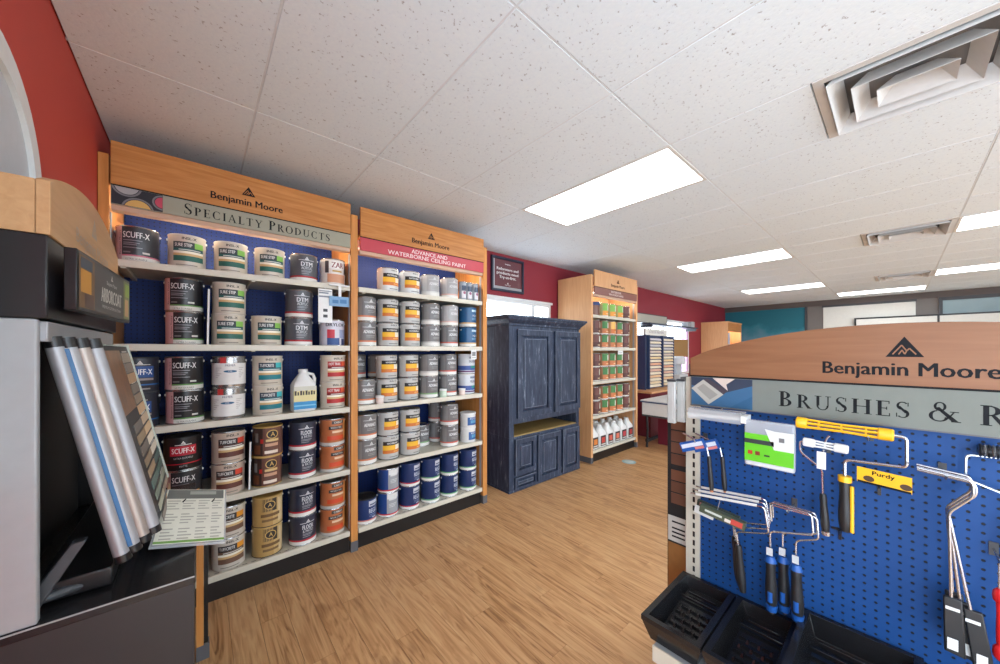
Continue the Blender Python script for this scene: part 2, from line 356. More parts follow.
ADDED_WIN_R = [(.0, 3.2, .12, 2.5), (3.6, 6.8, .12, 2.3), (7.2, 9.6, .9, 2.3)]  # unseen openings added so more daylight reaches shelves and ceiling
wr = wall_holes('wall_right', 'Y', YR - .14, YR, XL, XF, 0, 2.75, ADDED_WIN_R, M_WPAINT)
wf = wall_holes('wall_far', 'X', XF, XF + .14, YR, YB, 0, 2.75, [], M_WALLG)
struct(bx('trim_1', None, XF - .03, XF, YR, YB, 2.535, ZC, M_WALLB))
struct(bx('baseboard_back', None, XL, XF, YB - .012, YB, 0, .1, M_BLKM))

def window(name, axis, h, c, t, muntins, fr=.05, frame_m=M_WPAINT):
    wn = struct(bpy.data.objects.new(name, None)); col.objects.link(wn)
    a0, a1, z0, z1 = h
    def b(nm, p, q, r_, s_, d0, d1, m):
        if axis == 'Y': return bx(nm, wn, p, q, c + d0, c + d1, r_, s_, m)
        return bx(nm, wn, c + d0, c + d1, p, q, r_, s_, m)
    b('window_frame', a0, a1, z1 - fr, z1, 0, t, frame_m); b('window_frame', a0, a1, z0, z0 + fr, 0, t, frame_m)
    b('window_frame', a0, a0 + fr, z0 + fr, z1 - fr, 0, t, frame_m); b('window_frame', a1 - fr, a1, z0 + fr, z1 - fr, 0, t, frame_m)
    ed = [a0 + fr] + muntins + [a1 - fr]
    for x in muntins: b('mullion', x - .03, x + .03, z0 + fr, z1 - fr, t * .3, t * .7, frame_m)
    for p, q in zip(ed, ed[1:]): b('pane', p, q, z0 + fr, z1 - fr, t * .48, t * .52, M_GLASS)
    return wn
w2 = window('window_2', 'Y', W2, YB, .12, [3.42]); 
w3 = window('window_3', 'Y', W3, YB, .12, [7.4])
bx('jamb', w3, 8.47, 8.57, YB - .004, YB + .1, 1.0, 2.08, mat('lilac_jamb', (214, 170, 214), .5))
bx('window_head', w2, W2[0] - .02, W2[1] + .02, YB - .02, YB - .001, 2.11, 2.14, M_WPAINT)
for k, h in enumerate(ADDED_WIN_R): window('window_%d' % (k + 5), 'Y', h, YR - .14, .14, [(h[0] + h[1]) / 2])  # frames and panes for the added right-wall openings
for k, h in enumerate(ADDED_WIN_L): window('window_%d' % (k + 10), 'X', h, XL - .12, .12, [])  # same for the added left-wall openings, out of view
def portal(x, y, z, rot, sx, sy):
    l = bpy.data.lights.new('window_portal', 'AREA'); l.shape = 'RECTANGLE'; l.size = sx; l.size_y = sy; l.cycles.is_portal = True
    o = bpy.data.objects.new('window_portal', l); col.objects.link(o); o.location = (x, y, z); o.rotation_euler = rot
for h in ADDED_WIN_R: portal((h[0] + h[1]) / 2, YR - .15, (h[2] + h[3]) / 2, (R(90), 0, 0), h[1] - h[0], h[3] - h[2])
for h in ADDED_WIN_L: portal(XL - .13, (h[0] + h[1]) / 2, (h[2] + h[3]) / 2, (R(90), 0, R(-90)), h[1] - h[0], h[3] - h[2])
for h in (W2, W3): portal((h[0] + h[1]) / 2, YB + .15, (h[2] + h[3]) / 2, (R(-90), 0, 0), h[1] - h[0], h[3] - h[2])
# arched window high on the red wall
wa = struct(bpy.data.objects.new('window_1', None)); col.objects.link(wa)
def arch(r, n=24, cy=1.42, cz=1.925, zb=1.15): return [(cy + r, zb)] + [(cy + r * math.cos(R(180) * k / n), cz + r * math.sin(R(180) * k / n)) for k in range(n + 1)] + [(cy - r, zb)]
def arch_ring(mb, r0, r1, x0, x1, m):
    a, b = arch(r0), arch(r1)
    for k in range(len(a) - 1):
        q = [a[k], a[k + 1], b[k + 1], b[k]]
        mb.prism(q, lambda u, v, d: (x0 + d, u, v), x1 - x0, m)
mb = MB(); arch_ring(mb, .345, .275, XL, XL + .012, M_WPAINT); mb.obj('window_frame', wa)
mb = MB(); arch_ring(mb, .275, .262, XL, XL + .018, M_WPAINT); mb.obj('inner_bead', wa)
mb = MB(); mb.prism(arch(.262), lambda u, v, d: (XL + d, u, v), .006, mat('shade_grey', (196, 199, 202), .5)); mb.obj('pane', wa)
# far-wall panels: painted mural, blinds, glazed picture window, white board
mu = struct(bpy.data.objects.new('window_4', None)); col.objects.link(mu)
bx('mural', mu, XF - .012, XF, 1.5, YB - .004, .9, 2.53, M_MURAL)
bx('edge', mu, XF - .03, XF, 1.455, 1.5, .9, 2.535, M_DGREY)
nw = struct(bpy.data.objects.new('window_8', None)); col.objects.link(nw)
bx('blind', nw, XF - .014, XF, -.235, 1.17, .9, 2.49, M_CREAM); bx('blind_rail', nw, XF - .04, XF, -.25, 1.19, 2.49, 2.535, M_DGREY)
nw = struct(bpy.data.objects.new('window_9', None)); col.objects.link(nw)
bx('pane', nw, XF - .012, XF, -3.0, -.58, .9, 2.49, mat('sky_pane', (138, 160, 166), .12, var=.25, scale=2)); 
bx('window_frame', nw, XF - .03, XF, -.58, -.53, .9, 2.535, M_DGREY); bx('window_frame', nw, XF - .03, XF, -3.0, -.58, 2.47, 2.535, M_DGREY)

# ---------------------------------------------------------------- ceiling: slab, tiles, runners
cl = struct(bx('ceiling', None, XL, XF, YR, YB, 2.75, 2.8, mat('slab', (150, 150, 150), .8)))
LIGHTS = [(2, 0), (7, 0), (12, 0), (15, -1), (2, -2), (7, -2), (12, -2), (2, -4), (7, -4), (12, -4)]
VENTS = [(2, -1), (7, -1), (12, -1)]
tm = {}
gxs = [XL] + [GX + .61 * i for i in range(-1, 17) if XL < GX + .61 * i < XF] + [XF]
gys = [YR] + [GY + 1.22 * j for j in range(-4, 3) if YR + .02 < GY + 1.22 * j < YB] + [YB]
def tile(x0, x1, y0, y1):
    k = (round(x1 - x0, 3), round(y1 - y0, 3)); w_, l = k[0] / 2 - .0025, k[1] / 2 - .0025
    if k not in tm:
        tm[k] = MB().hexa([(-w_ + .003, -l + .003, 0), (w_ - .003, -l + .003, 0), (w_ - .003, l - .003, 0), (-w_ + .003, l - .003, 0)],
                          [(-w_, -l, .006), (w_, -l, .006), (w_, l, .006), (-w_, l, .006)], M_TILE).mesh('ceiling_tile')
    link('ceiling_tile', tm[k], cl, loc=((x0 + x1) / 2, (y0 + y1) / 2, ZC - .0005))
for x0, x1 in zip(gxs, gxs[1:]):
    for y0, y1 in zip(gys, gys[1:]):
        i, j = round((x0 - GX) / .61, 2), round((y0 - GY) / 1.22, 2)
        if (i, j) in LIGHTS: continue
        if (i, j) in VENTS: tile(x0, x1, y0 + .61, y1); continue
        tile(x0, x1, y0, y1)
M_BAR = mat('ceiling_runner', (222, 230, 236), .6)
for x in gxs[1:-1]: bx('runner', cl, x - .0035, x + .0035, YR, YB, ZC + .001, ZC + .02, M_BAR)
for y in gys[1:-1]: bx('cross_tee', cl, XL, XF, y - .0035, y + .0035, ZC + .0006, ZC + .02, M_BAR)
PL_ = {(2, 0): 'nearest the tall shelves', (7, 0): 'second along the burgundy wall', (12, 0): 'farthest along the burgundy wall', (15, -1): 'closest to the far mural wall',
       (7, -2): 'on the right beyond the middle air vent', (12, -2): 'small far right one past the last vent', (2, -2): 'on the right beside the nearest air vent'}
for i, j in LIGHTS:
    x0, y0 = GX + .61 * i, GY + 1.22 * j
    t = thing('ceiling_light', 'white rectangular ceiling light panel ' + PL_.get((i, j), {2: 'first', 7: 'second'}.get(i, 'third') + ' of the row by the added right-wall windows'), 'ceiling light', (x0 + .305, y0 + .61, ZC), group='flush ceiling light panels')
    f = MB(); a, b, e = .302, .607, .02
    for q in ((-a, a, -b, -b + e), (-a, a, b - e, b), (-a, -a + e, -b + e, b - e), (a - e, a, -b + e, b - e)): f.box(*q, -.004, .03, M_WPAINT)
    f.box(-a, a, -b, b, .03, .06, M_WPAINT); f.obj('frame', t)
    MB().box(-a + e, a - e, -b + e, b - e, 0, .004, M_DIFF).obj('diffuser', t)
for (i, j), wd in zip(VENTS, ('nearest', 'middle', 'farthest')):
    x0, y0 = GX + .61 * i, GY + 1.22 * j
    t = thing('air_vent', f'white square louvred ceiling air vent, the {wd} of the three', 'air vent', (x0 + .305, y0 + .305, ZC), group='louvred air vents')
    mv = mat('vent_white', (208, 208, 206), .5)
    f = MB(); a = .303
    for q in ((-a, a, -a, -a + .035), (-a, a, a - .035, a), (-a, -a + .035, -a + .035, a - .035), (a - .035, a, -a + .035, a - .035)): f.box(*q, -.004, .004, mv)
    f.obj('frame', t); MB().box(-a, a, -a, a, .075, .08, mat('vent_dark', (120, 120, 122), .7)).obj('duct', t)
    for n_, (ho, hi) in enumerate(((.262, .215), (.19, .14), (.115, .06))):      # nested angled louvres, closed on the far side
        f = MB(); cx = .035 * n_
        zo, zi = -.022 + .004 * n_, .05
        co = [(-ho + cx, -ho), (ho, -ho), (ho, ho), (-ho + cx, ho)]; ci = [(-hi + cx, -hi), (hi, -hi), (hi, hi), (-hi + cx, hi)]
        for k in range(4):
            p, q, r_, s_ = co[k], co[(k + 1) % 4], ci[(k + 1) % 4], ci[k]
            f.add([(*p, zo), (*q, zo), (*r_, zi), (*s_, zi), (*p, zo + .003), (*q, zo + .003), (*r_, zi + .003), (*s_, zi + .003)],
                  [(0, 1, 2, 3), (7, 6, 5, 4), (0, 4, 5, 1), (2, 6, 7, 3)], mv)
        if n_ == 2: f.box(-hi + cx, hi, -hi, hi, zi, zi + .003, mv)
        f.obj('louvre', t)
# ================================================================ SHELVING UNITS
SY = 2.628                        # front plane of the posts
BACK = 3.10
SH = [1.947, 1.51, 1.062, .607, .155]      # shelf tops A..E
def front(y): return lambda u, v, d=0: (u, y - d, v)
def shelving(label, x0, x1, left, right, strip_m, strip, back_m, shelves, hdr_m, side_m):
    """x0/x1: inner faces; left/right: panel x-ranges"""
    t = thing('shelving_unit', label, 'shelving', (x0, SY, 0)); ox, oy = x0, SY
    def p(nm, a, b, c, d, e, f, m, par=t, bev=0, **k): return bx(nm, par, a - ox, b - ox, c - oy, d - oy, e, f, m, bev, **k)
    for s in (left, right):
        if s:
            sp = p('side_panel', s[0], s[1], SY, 3.18, .075, 2.475, side_m, bev=.002)
            p('foot', s[0] - .001, s[1] + .001, SY - .002, 3.1, 0, .075, M_POSTG, sp)
            if s is left: MB().box(s[1] - ox, s[1] - ox + .004, .03, .055, .16, 2.19, M_GREY).obj('slotted_standard', sp)
            else: MB().box(s[0] - ox - .004, s[0] - ox, .03, .055, .16, 2.19, M_GREY).obj('slotted_standard', sp)
    p('back_panel', x0, x1, BACK, BACK + .02, .1, 2.45, back_m)
    p('kick_plate', x0 + .002, x1 - .002, SY + .03, SY + .05, 0, .118, M_BLK)
    for k, z in enumerate(shelves):
        s = p('shelf', x0 + .002, x1 - .002, SY + .015, BACK, z - .022, z, M_SHELF)
        p('price_rail', x0 + .002, x1 - .002, SY + .004, SY + .0145, z - .034, z + .003, mat('price_rail', (206, 200, 184), .35), s, .002)
        if z > .3:
            for xb in (x0 + .035, (x0 + x1) / 2, x1 - .05): p('rib', xb, xb + .02, SY + .02, BACK, z - .04, z - .0225, M_SHELF, s)
        else: 
            for i in range(24): p('slot', x0 + .05 + i * (x1 - x0 - .1) / 24, x0 + .075 + i * (x1 - x0 - .1) / 24, SY + .03, SY + .036, z, z + .0003, M_DGREY, s)
    hx0, hx1 = x0 + .006, x1 - .006
    h = p('header', hx0, hx1, SY - .022, SY - .002, 2.322, 2.54, hdr_m, bev=.002)
    st = p('sign_strip', hx0, hx1, SY - .018, SY - .004, 2.222, 2.316, strip_m)
    p('strip_edge', hx0, hx1, SY - .0195, SY - .004, 2.316, 2.322, M_INK, st)
    p('valance', hx0, hx1, SY - .004, SY + .05, 2.196, 2.2215, mat('valance', (196, 164, 140), .5))
    tb = MB().tube([(hx0 + .08 - ox, .12, 2.24), (hx1 - .08 - ox, .12, 2.24)], .013, M_TUBE, 10).obj('lamp_tube', t)
    p('light_stop_panel', hx0, hx1, SY, BACK, 2.325, 2.34, side_m)  # added unseen panel that keeps lamp light off the ceiling
    p('lamp_mount', hx0, hx1, SY + .09, SY + .15, 2.27, 2.324, M_WPAINT)
    return t, h, st, (lambda nm, mb_, par: mb_.obj(nm, par, loc=(0, 0, 0))), (ox, oy)
def lettering(par, o, fill, y, name='lettering'):
    mb = MB(); fill(mb, lambda u, v, d=0: (u - o[0], y - o[1] - d, v)); return mb.obj(name, par)

u1, h1, s1, _, o1 = shelving('tall maple shelving unit with sage specialty sign, nearest the red wall', -.334, .845, (-.374, -.336), (.849, .897),
    mat('sage_strip', (152, 150, 132), .4), None, M_PEG_X, SH, M_WOOD_X, M_WOOD_Z)
u2, h2, s2, _, o2 = shelving('tall maple shelving unit with red sign strip, left of the navy armoire', .903, 2.073, None, (2.077, 2.125),
    mat('crimson_strip', (186, 62, 74), .4), None, M_PEG_X, SH, M_WOOD_X, M_WOOD_Z)
u3, h3, s3, _, o3 = shelving('tall maple shelving unit with brown sign strip, right of the navy armoire', 3.912, 5.042, (3.866, 3.91), (5.046, 5.09),
    mat('brown_strip', (128, 78, 68), .4), None, M_WOOD_P, SH, M_WOOD_P, M_WOOD_P)
def bm_header(cx, wd=.355, y=2.352):
    def f(mb, fn):
        text(mb, 'Benjamin Moore', fn, cx, y + .008, .040, M_INK, wd, bold=.025)
    return f
def bm_mark(cx, y=2.42): return lambda mb, fn: bm_logo(mb, fn, cx, y, .055, M_INK, M_WOOD_X, .0006)
lettering(h1, o1, bm_header(.238), SY - .0225); lettering(h2, o2, bm_header(1.50), SY - .0225)
lettering(h3, o3, bm_header(4.49), SY - .0225)
for hh, oo, cx in ((h1, o1, .238), (h2, o2, 1.50), (h3, o3, 4.49)): lettering(hh, oo, bm_mark(cx), SY - .0225, 'logo')
def s1txt(mb, fn):
    serif_text(mb, 'SPECIALTY PRODUCTS', fn, -.055, .70, 2.24, .058, M_INK)
def s1pic(mb, fn):
    mb.flat([_rect(-.326, 2.224, -.139, 2.315)], fn, C(26, 28, 38))
    def disc(cx, cz, r, m, lift):
        pts = [(cx + r * math.cos(R(12 * k)), cz + r * math.sin(R(12 * k))) for k in range(30)]
        pts = [(min(max(a, -.325), -.14), min(max(b, 2.225), 2.3145)) for a, b in pts]
        mb.flat([pts], lambda u, v: fn(u, v, lift), m)
    for cx, cz, r, c in ((-.272, 2.325, .055, (158, 158, 160)), (-.232, 2.212, .06, (206, 166, 92)), (-.14, 2.272, .04, (190, 66, 88))):
        disc(cx, cz, r, C(112, 112, 116), .0004); disc(cx, cz, r - .008, C(40, 42, 50), .0008); disc(cx, cz, r - .011, C(*c), .0012)
lettering(s1, o1, s1txt, SY - .0186); lettering(s1, o1, s1pic, SY - .0186, 'picture')
for q in (('ADVANCE AND', 1.49, 2.272, .34), ('WATERBORNE CEILING PAINT', 1.49, 2.232, .74)): lettering(s2, o2, lambda mb, fn: text(mb, q[0], fn, q[1], q[2], .032, C(232, 214, 214), q[3], bold=.01), SY - .0186)
for q in (('INTERIOR', 4.45, 2.275, .26), ('WOODCARE', 4.45, 2.236, .38)): lettering(s3, o3, lambda mb, fn: text(mb, q[0], fn, q[1], q[2], .028, C(214, 196, 188), q[3], bold=.02), SY - .0186)

# ================================================================ CANS
GR, GH = .083, .19
def cyl_patch(mb, r, s0, s1, z0, z1, m, layer=1):
    n = max(1, int(abs(s1 - s0) / r / R(6)) + 1); rr = r + .0005 + .00025 * layer; v = []
    for k in range(n + 1):
        a = -math.pi / 2 + (s0 + (s1 - s0) * k / n) / r
        v += [(rr * math.cos(a), rr * math.sin(a), z0), (rr * math.cos(a), rr * math.sin(a), z1)]
    mb.add(v, [(2 * k, 2 * k + 2, 2 * k + 3, 2 * k + 1) for k in range(n)], m)
def cyl_fn(r, layer=3):
    rr = r + .0006 + .00025 * layer
    def fn(u, v, d=0):
        a = -math.pi / 2 + u / r; return ((rr + d) * math.cos(a), (rr + d) * math.sin(a), v)
    return fn
CAN = {}
def can_type(key, body, design, r=GR, h=GH, lid=None, rim=None, plastic=False):
    """design: list of ('p', s0, s1, z0, z1, colour, layer) patches in fractions of can width/height, ('b', z0, z1, colour) bands, ('t', txt, s, z, h, colour, width, bold)"""
    bm_ = C(*body, .32) if isinstance(body, tuple) else body
    rim = rim or M_STEEL; lid = lid or M_STEEL
    P = {}
    b = MB(); b.lathe([(r * .985, 0), (r, .004), (r, h - .008)], bm_, 32, caps=(True, False))
    b.lathe([(r + .0012, .0005), (r + .0022, .003), (r + .0012, .006)], rim if not plastic else bm_, 32, caps=(False, False)); P['body'] = b.mesh('body')
    l = MB()
    if plastic: l.lathe([(r + .001, h - .016), (r + .004, h - .014), (r + .004, h - .001), (r - .004, h), (r - .01, h - .004)], lid, 32, caps=(False, True))
    else: l.lathe([(r, h - .008), (r + .002, h - .005), (r + .001, h - .001), (r - .004, h), (r - .007, h - .004), (r - .013, h - .004), (r - .016, h - .001), (r - .02, h - .005)], lid, 32, caps=(False, True))
    P['lid'] = l.mesh('lid')
    if r > .06:
        hd = MB(); zc_ = h * .86
        for s in (-1, 1):
            hd.lathe([(.007, 0), (.007, .004), (.004, .007)], M_WHITE, 8, T=rot_to((s * r * .99, 0, zc_), (s, 0, 0)))
        hd.tube([((r + .006) * math.cos(R(180) * k / 12), (r + .007) * math.sin(R(180) * k / 12), zc_ - .09 * math.sin(R(180) * k / 12)) for k in range(13)], .0014, M_STEEL, 5)
        P['bail_handle'] = hd.mesh('bail_handle')
    lb = MB(); W = 2 * r
    for d in design:
        if d[0] == 'p': cyl_patch(lb, r, d[1] * W, d[2] * W, d[3] * h, d[4] * h, C(*d[5]), d[6] if len(d) > 6 else 1)
        elif d[0] == 'b': cyl_patch(lb, r, -math.pi * r, math.pi * r, d[1] * h, d[2] * h, C(*d[3]), d[4] if len(d) > 4 else 1)
        elif d[0] == 't': text(lb, d[1], cyl_fn(r), d[2] * W, d[3] * h, d[4] * h, C(*d[5]), d[6] * W if d[6] else None, bold=d[7] if len(d) > 7 else 0)
        elif d[0] == 'v':     # vertical lettering
            text(lb, d[1], (lambda u, v, dd=0, f=cyl_fn(r), s=d[2] * W: f(s - v, u)), d[3] * h, 0, d[4] * W, C(*d[5]), d[6] * h)
        elif d[0] == 'g': bm_logo(lb, cyl_fn(r), d[1] * W, d[2] * h, d[3] * h, C(*d[4]), C(*d[5]), .0003)
        elif d[0] == 'o':
            for k in range(10):          # disc wrapped on the can, strip by strip
                c0, c1 = math.cos(math.pi * k / 10), math.cos(math.pi * (k + 1) / 10); e0, e1 = math.sin(math.pi * k / 10), math.sin(math.pi * (k + 1) / 10); X = lambda c: (d[1] + d[3] * c) * W; Zz = lambda e: d[2] * h + d[4] * W * e
                lb.flat([[(X(c0), Zz(-e0)), (X(c1), Zz(-e1)), (X(c1), Zz(e1)), (X(c0), Zz(e0))]], cyl_fn(r, d[6] + .5), C(*d[5]))
    if lb.f: P['label'] = lb.mesh('label')
    CAN[key] = (P, h, r)
def put(key, x, y, z, label, group, rot=None, name='paint_can', cat='paint can'):
    P, h, r = CAN[key]
    t = thing(name, label, cat, (x + random.uniform(-.003, .003), y + random.uniform(-.004, .004), z), R(random.uniform(-7, 7)) if rot is None else R(rot), group)
    for k, me in P.items(): link(k, me, t)
    return t
WH, BK = (224, 222, 216), (32, 32, 36)
def bars(s0, s1, zs, c, hgt=.02): return [('p', s0, s1 - .06 * (i % 3), z, z + hgt, c, 2) for i, z in enumerate(zs)]
def scuff(line, accent=None):
    d = [('p', -.78, -.37, 0, .97, (206, 162, 162)), ('v', 'Benjamin Moore', -.40, .52, .055, (90, 40, 44), .66),
         ('t', 'SCUFF-X', -.02, .66, .165, (226, 226, 226), .62, .02), ('p', -.37, 1.2, 0, .15, (214, 212, 204)), ('p', -.37, 1.2, .15, .19, line, 2)]
    d += bars(-.33, .12, (.58, .51, .46, .38), (140, 140, 146)) + [('p', .12, .3, .24, .29, (210, 210, 206), 2), ('p', -.33, -.15, .24, .28, (120, 120, 124), 2)]
    d += [('t', 'ULTRA DURABLE', -.02, .05, .05, (90, 90, 90), .5)]
    if accent: d += [('p', .1, .45, .2, .34, accent, 2)]
    return d
can_type('scuff_g', BK, scuff((92, 142, 72))); can_type('scuff_p', (52, 52, 58), scuff((196, 110, 130))); can_type('scuff_o', (50, 50, 54), scuff((60, 60, 64), (206, 140, 50)))
can_type('scuff_r', (30, 28, 30), [('g', 0, .80, .09, WH, BK), ('p', -.22, .22, .765, .785, WH), ('p', -.36, .36, .46, .74, (186, 34, 52)), ('t', 'SCUFF-X', 0, .53, .15, (236, 232, 232), .6, .02),
    ('t', 'ULTRA DURABLE', 0, .36, .05, (190, 190, 190), .5), ('b', .20, .225, (196, 34, 50)), ('t', 'MATTE', 0, .11, .06, (180, 180, 180), .2)], lid=C(40, 40, 42))
can_type('scuff_b', (44, 46, 56), [('g', .05, .80, .1, WH, BK), ('p', -.2, .3, .775, .79, WH), ('p', -.3, .4, .42, .74, (40, 78, 140)), ('t', 'SCUFF-X', .05, .5, .16, (230, 230, 232), .6, .02),
    ('p', -.3, .4, .34, .40, (150, 140, 140)), ('b', .20, .235, (50, 110, 176)), ('p', -.1, .3, .08, .12, (150, 150, 150))], lid=C(50, 54, 62), rim=C(50, 54, 62))
INS = (204, 194, 178)
def insl(head, sq, mid, base, name):
    return [('t', 'INSL-X', .08, .84, .075, (44, 44, 46), .38, .03), ('p', -.36, .5, .20, .77, (240, 234, 216)), ('p', -.36, .5, .58, .77, head, 2), ('p', .22, .5, .60, .77, sq, 2.5), ('p', -.36, .5, .50, .585, mid, 2),
            ('t', name, -.08, .63, .095, (236, 236, 232), .46, .02), ('p', -.2, .4, .525, .55, (220, 220, 214), 2.5), ('p', -.36, .5, .20, .36, base, 2), ('p', -.36, .5, .36, .43, (212, 178, 126), 2)] + [('p', -.28, .3, .07, .10, (140, 134, 124), 2)]
can_type('step', INS, insl((52, 62, 66), (134, 192, 86), (32, 92, 92), (38, 100, 88), 'SURE STEP'), lid=C(206, 200, 190), rim=C(196, 188, 174))
can_type('teal', INS, insl((48, 60, 76), (64, 178, 184), (46, 110, 122), (24, 120, 132), 'TUFFCRETE'), lid=C(206, 200, 190), rim=C(196, 188, 174))
can_type('hot', INS, insl((176, 44, 42), (222, 96, 62), (122, 32, 34), (180, 42, 44), 'HOT TRAX'), lid=C(206, 200, 190), rim=C(196, 188, 174))
can_type('crete', (196, 176, 160), insl((54, 44, 44), (206, 70, 48), (92, 58, 50), (96, 52, 44), 'TUFFCRETE'), rim=C(190, 176, 160))
can_type('crete_o', (206, 198, 186), insl((52, 48, 50), (226, 150, 44), (110, 84, 64), (112, 82, 66), 'TUFFCRETE'), rim=C(190, 180, 166))
def slate(body, line, name, name2): return [('g', .06, .79, .11, (214, 216, 220), body), ('p', -.24, .36, .765, .785, (200, 202, 206)), ('t', name, .06, .56, .15, (222, 224, 228), .42, .02), ('t', name2, .06, .44, .10, (210, 212, 216), .4)] \
    + bars(-.14, .26, (.38, .34, .28), (150, 152, 160)) + [('b', 0, .15, WH), ('b', .15, .21, line, 2)]
can_type('dtm', (84, 86, 92), slate((84, 86, 92), (172, 40, 48), 'DTM', 'ACRYLIC')); can_type('patio', (48, 52, 68), slate((48, 52, 68), (182, 46, 58), 'FLOOR', '& PATIO'), lid=C(54, 58, 72))
can_type('tin', M_STEEL, [('b', .10, .78, (228, 226, 224)), ('p', -.3, -.12, .78, .98, (196, 60, 58)), ('t', 'PRIMER', 0, .68, .06, (70, 70, 110), .3), ('o', 0, .52, .2, .045, (40, 92, 132), 2), ('t', 'OIL', 0, .505, .045, (220, 220, 224), .12)]
    + bars(-.46, -.26, (.62, .56, .5, .44, .38, .32), (186, 180, 180)) + bars(.26, .46, (.62, .56, .5, .44, .38, .32), (186, 180, 180)))
def arbor(base, lab, ring): return [('p', -.62, -.22, .02, .96, (60, 44, 38)), ('p', -.5, -.38, .5, .8, (120, 116, 112), 2), ('p', -.3, -.2, .46, .6, (176, 40, 32), 2), ('p', -.56, -.3, .1, .4, (112, 64, 40), 2), ('p', -.2, .36, .04, .96, lab),
    ('o', .1, .74, .2, .17, ring, 2), ('o', .1, .74, .17, .14, (34, 28, 26), 3), ('t', 'A', .1, .68, .14, ring, .14, .05), ('p', -.12, .32, .50, .58, (206, 176, 120), 2), ('p', -.14, .3, .34, .44, (196, 150, 122), 2), ('p', -.16, .3, .1, .2, (222, 206, 190), 2)]
can_type('brown', (112, 78, 68), arbor(0, (100, 62, 50), (210, 170, 96)), lid=C(196, 158, 90), rim=C(196, 158, 90))
can_type('gold', (196, 166, 112), [('p', -.6, .1, .03, .96, (182, 146, 88)), ('p', -.26, .24, .52, .94, (48, 40, 36)), ('o', 0, .73, .19, .16, (204, 168, 98), 2), ('o', 0, .73, .16, .13, (44, 36, 32), 3), ('t', 'A', 0, .67, .13, (210, 176, 104), .13, .02),
    ('p', -.3, .36, .34, .44, (110, 80, 48), 2), ('p', -.26, .3, .18, .26, (120, 90, 56), 2), ('p', .3, .6, .1, .9, (214, 190, 146))], lid=C(196, 160, 92), rim=C(60, 48, 38))
can_type('orange', (182, 106, 66), [('b', 0, .12, (196, 190, 182)), ('p', -.12, .42, .8, .92, (70, 62, 60)), ('t', 'CABOT', .15, .825, .07, (220, 214, 206), .36, .02), ('p', -.24, .36, .60, .72, (44, 38, 38)), ('t', 'WOOD STAIN', .06, .635, .06, (226, 222, 216), .46),
    ('p', -.1, .4, .47, .55, (220, 190, 160)), ('p', -.3, .4, .2, .36, (204, 74, 40)), ('p', .4, .62, .2, .9, (214, 142, 70))], rim=C(176, 172, 166))
can_type('zar', (222, 214, 206), [('p', -.4, .4, .62, .92, (236, 232, 226)), ('t', 'ZAR', .02, .66, .2, (132, 30, 40), .5, .02), ('p', -.5, -.34, .45, .9, (60, 56, 60), 2), ('p', .34, .5, .45, .9, (70, 60, 66), 2), ('p', -.4, .4, .1, .42, (206, 150, 118)), ('p', -.2, .2, .5, .56, (190, 150, 70))], r=.083, h=.19)
can_type('drylok', (206, 204, 214), [('t', 'DRYLOK', .05, .74, .12, (42, 40, 56), .8, .03), ('p', -.3, 0, .3, .62, (196, 54, 70)), ('p', -.3, .2, .04, .3, (52, 84, 140)), ('p', .2, .5, .3, .62, (150, 158, 190)), ('p', .3, .5, .04, .28, (60, 70, 110))], r=.083, h=.19)
def ceil_(body=(186, 184, 180)): return [('t', 'INSL-X', .16, .86, .06, (60, 60, 60), .34, .02), ('p', -.4, .5, .60, .76, (40, 38, 38)), ('t', 'WATERBORNE', .06, .645, .07, (226, 224, 220), .54, .02), ('p', -.42, .2, .40, .60, (236, 180, 46)), ('p', .2, .5, .40, .60, (236, 226, 204)), ('p', -.42, .5, .26, .40, (208, 116, 48)), ('p', .1, .5, .3, .36, (226, 160, 90), 2)] + [('p', -.1, .4, .1, .13, (120, 118, 116), 2)]
can_type('ceil', (188, 187, 184), ceil_(), rim=C(60, 60, 62)); can_type('ceil_w', (212, 212, 210), ceil_())
def adv(line, body=(112, 110, 110), streak=True): return [('g', .06, .78, .12, (220, 220, 220), body), ('p', -.26, .38, .755, .775, (200, 200, 200)), ('t', 'ADVANCE', .06, .52, .13, (228, 228, 228), .56, .03)] + bars(-.1, .34, (.42, .36), (160, 158, 158)) + [('b', 0, .17, WH), ('b', .17, .235, line, 2)] \
    + ([('p', -.62, -.36, .24, .92, tuple(min(255, c + 18) for c in body))] if streak else [])
for k, ln in dict(adv_o=(204, 122, 84), adv_r=(196, 96, 84), adv_g=(134, 172, 122), adv_w=(200, 198, 194)).items(): can_type(k, (112, 110, 110), adv(ln))
can_type('adv_s', (168, 168, 168), adv((206, 206, 202), (168, 168, 168))); can_type('adv_sp', (164, 162, 162), adv((214, 176, 164), (164, 162, 162)))
can_type('blue', (30, 84, 128), [('p', -.1, .4, .76, .86, (176, 200, 214)), ('t', 'AQUA', .14, .52, .1, (226, 230, 234), .4)] + bars(-.1, .34, (.42, .36), (130, 170, 200)) + [('b', 0, .16, WH), ('b', .16, .22, (206, 170, 110), 2)], lid=C(40, 60, 80))
can_type('multi', (206, 210, 216), [('b', .2, .42, (60, 86, 152)), ('p', 0, .6, .3, .42, (46, 140, 130), 2), ('b', .1, .17, (92, 46, 96)), ('p', -.1, .4, .78, .88, (120, 132, 150)), ('t', 'PRIMER', .14, .56, .13, (60, 66, 96), .5)], lid=M_WHITE)
can_type('tub', (220, 220, 218), [('p', -.3, .5, .16, .7, (44, 90, 150)), ('p', -.1, .5, .3, .5, (90, 150, 190), 2), ('t', 'PATCH', .12, .54, .12, (232, 234, 236), .5)], r=.074, h=.138, lid=M_WHITE, plastic=True)
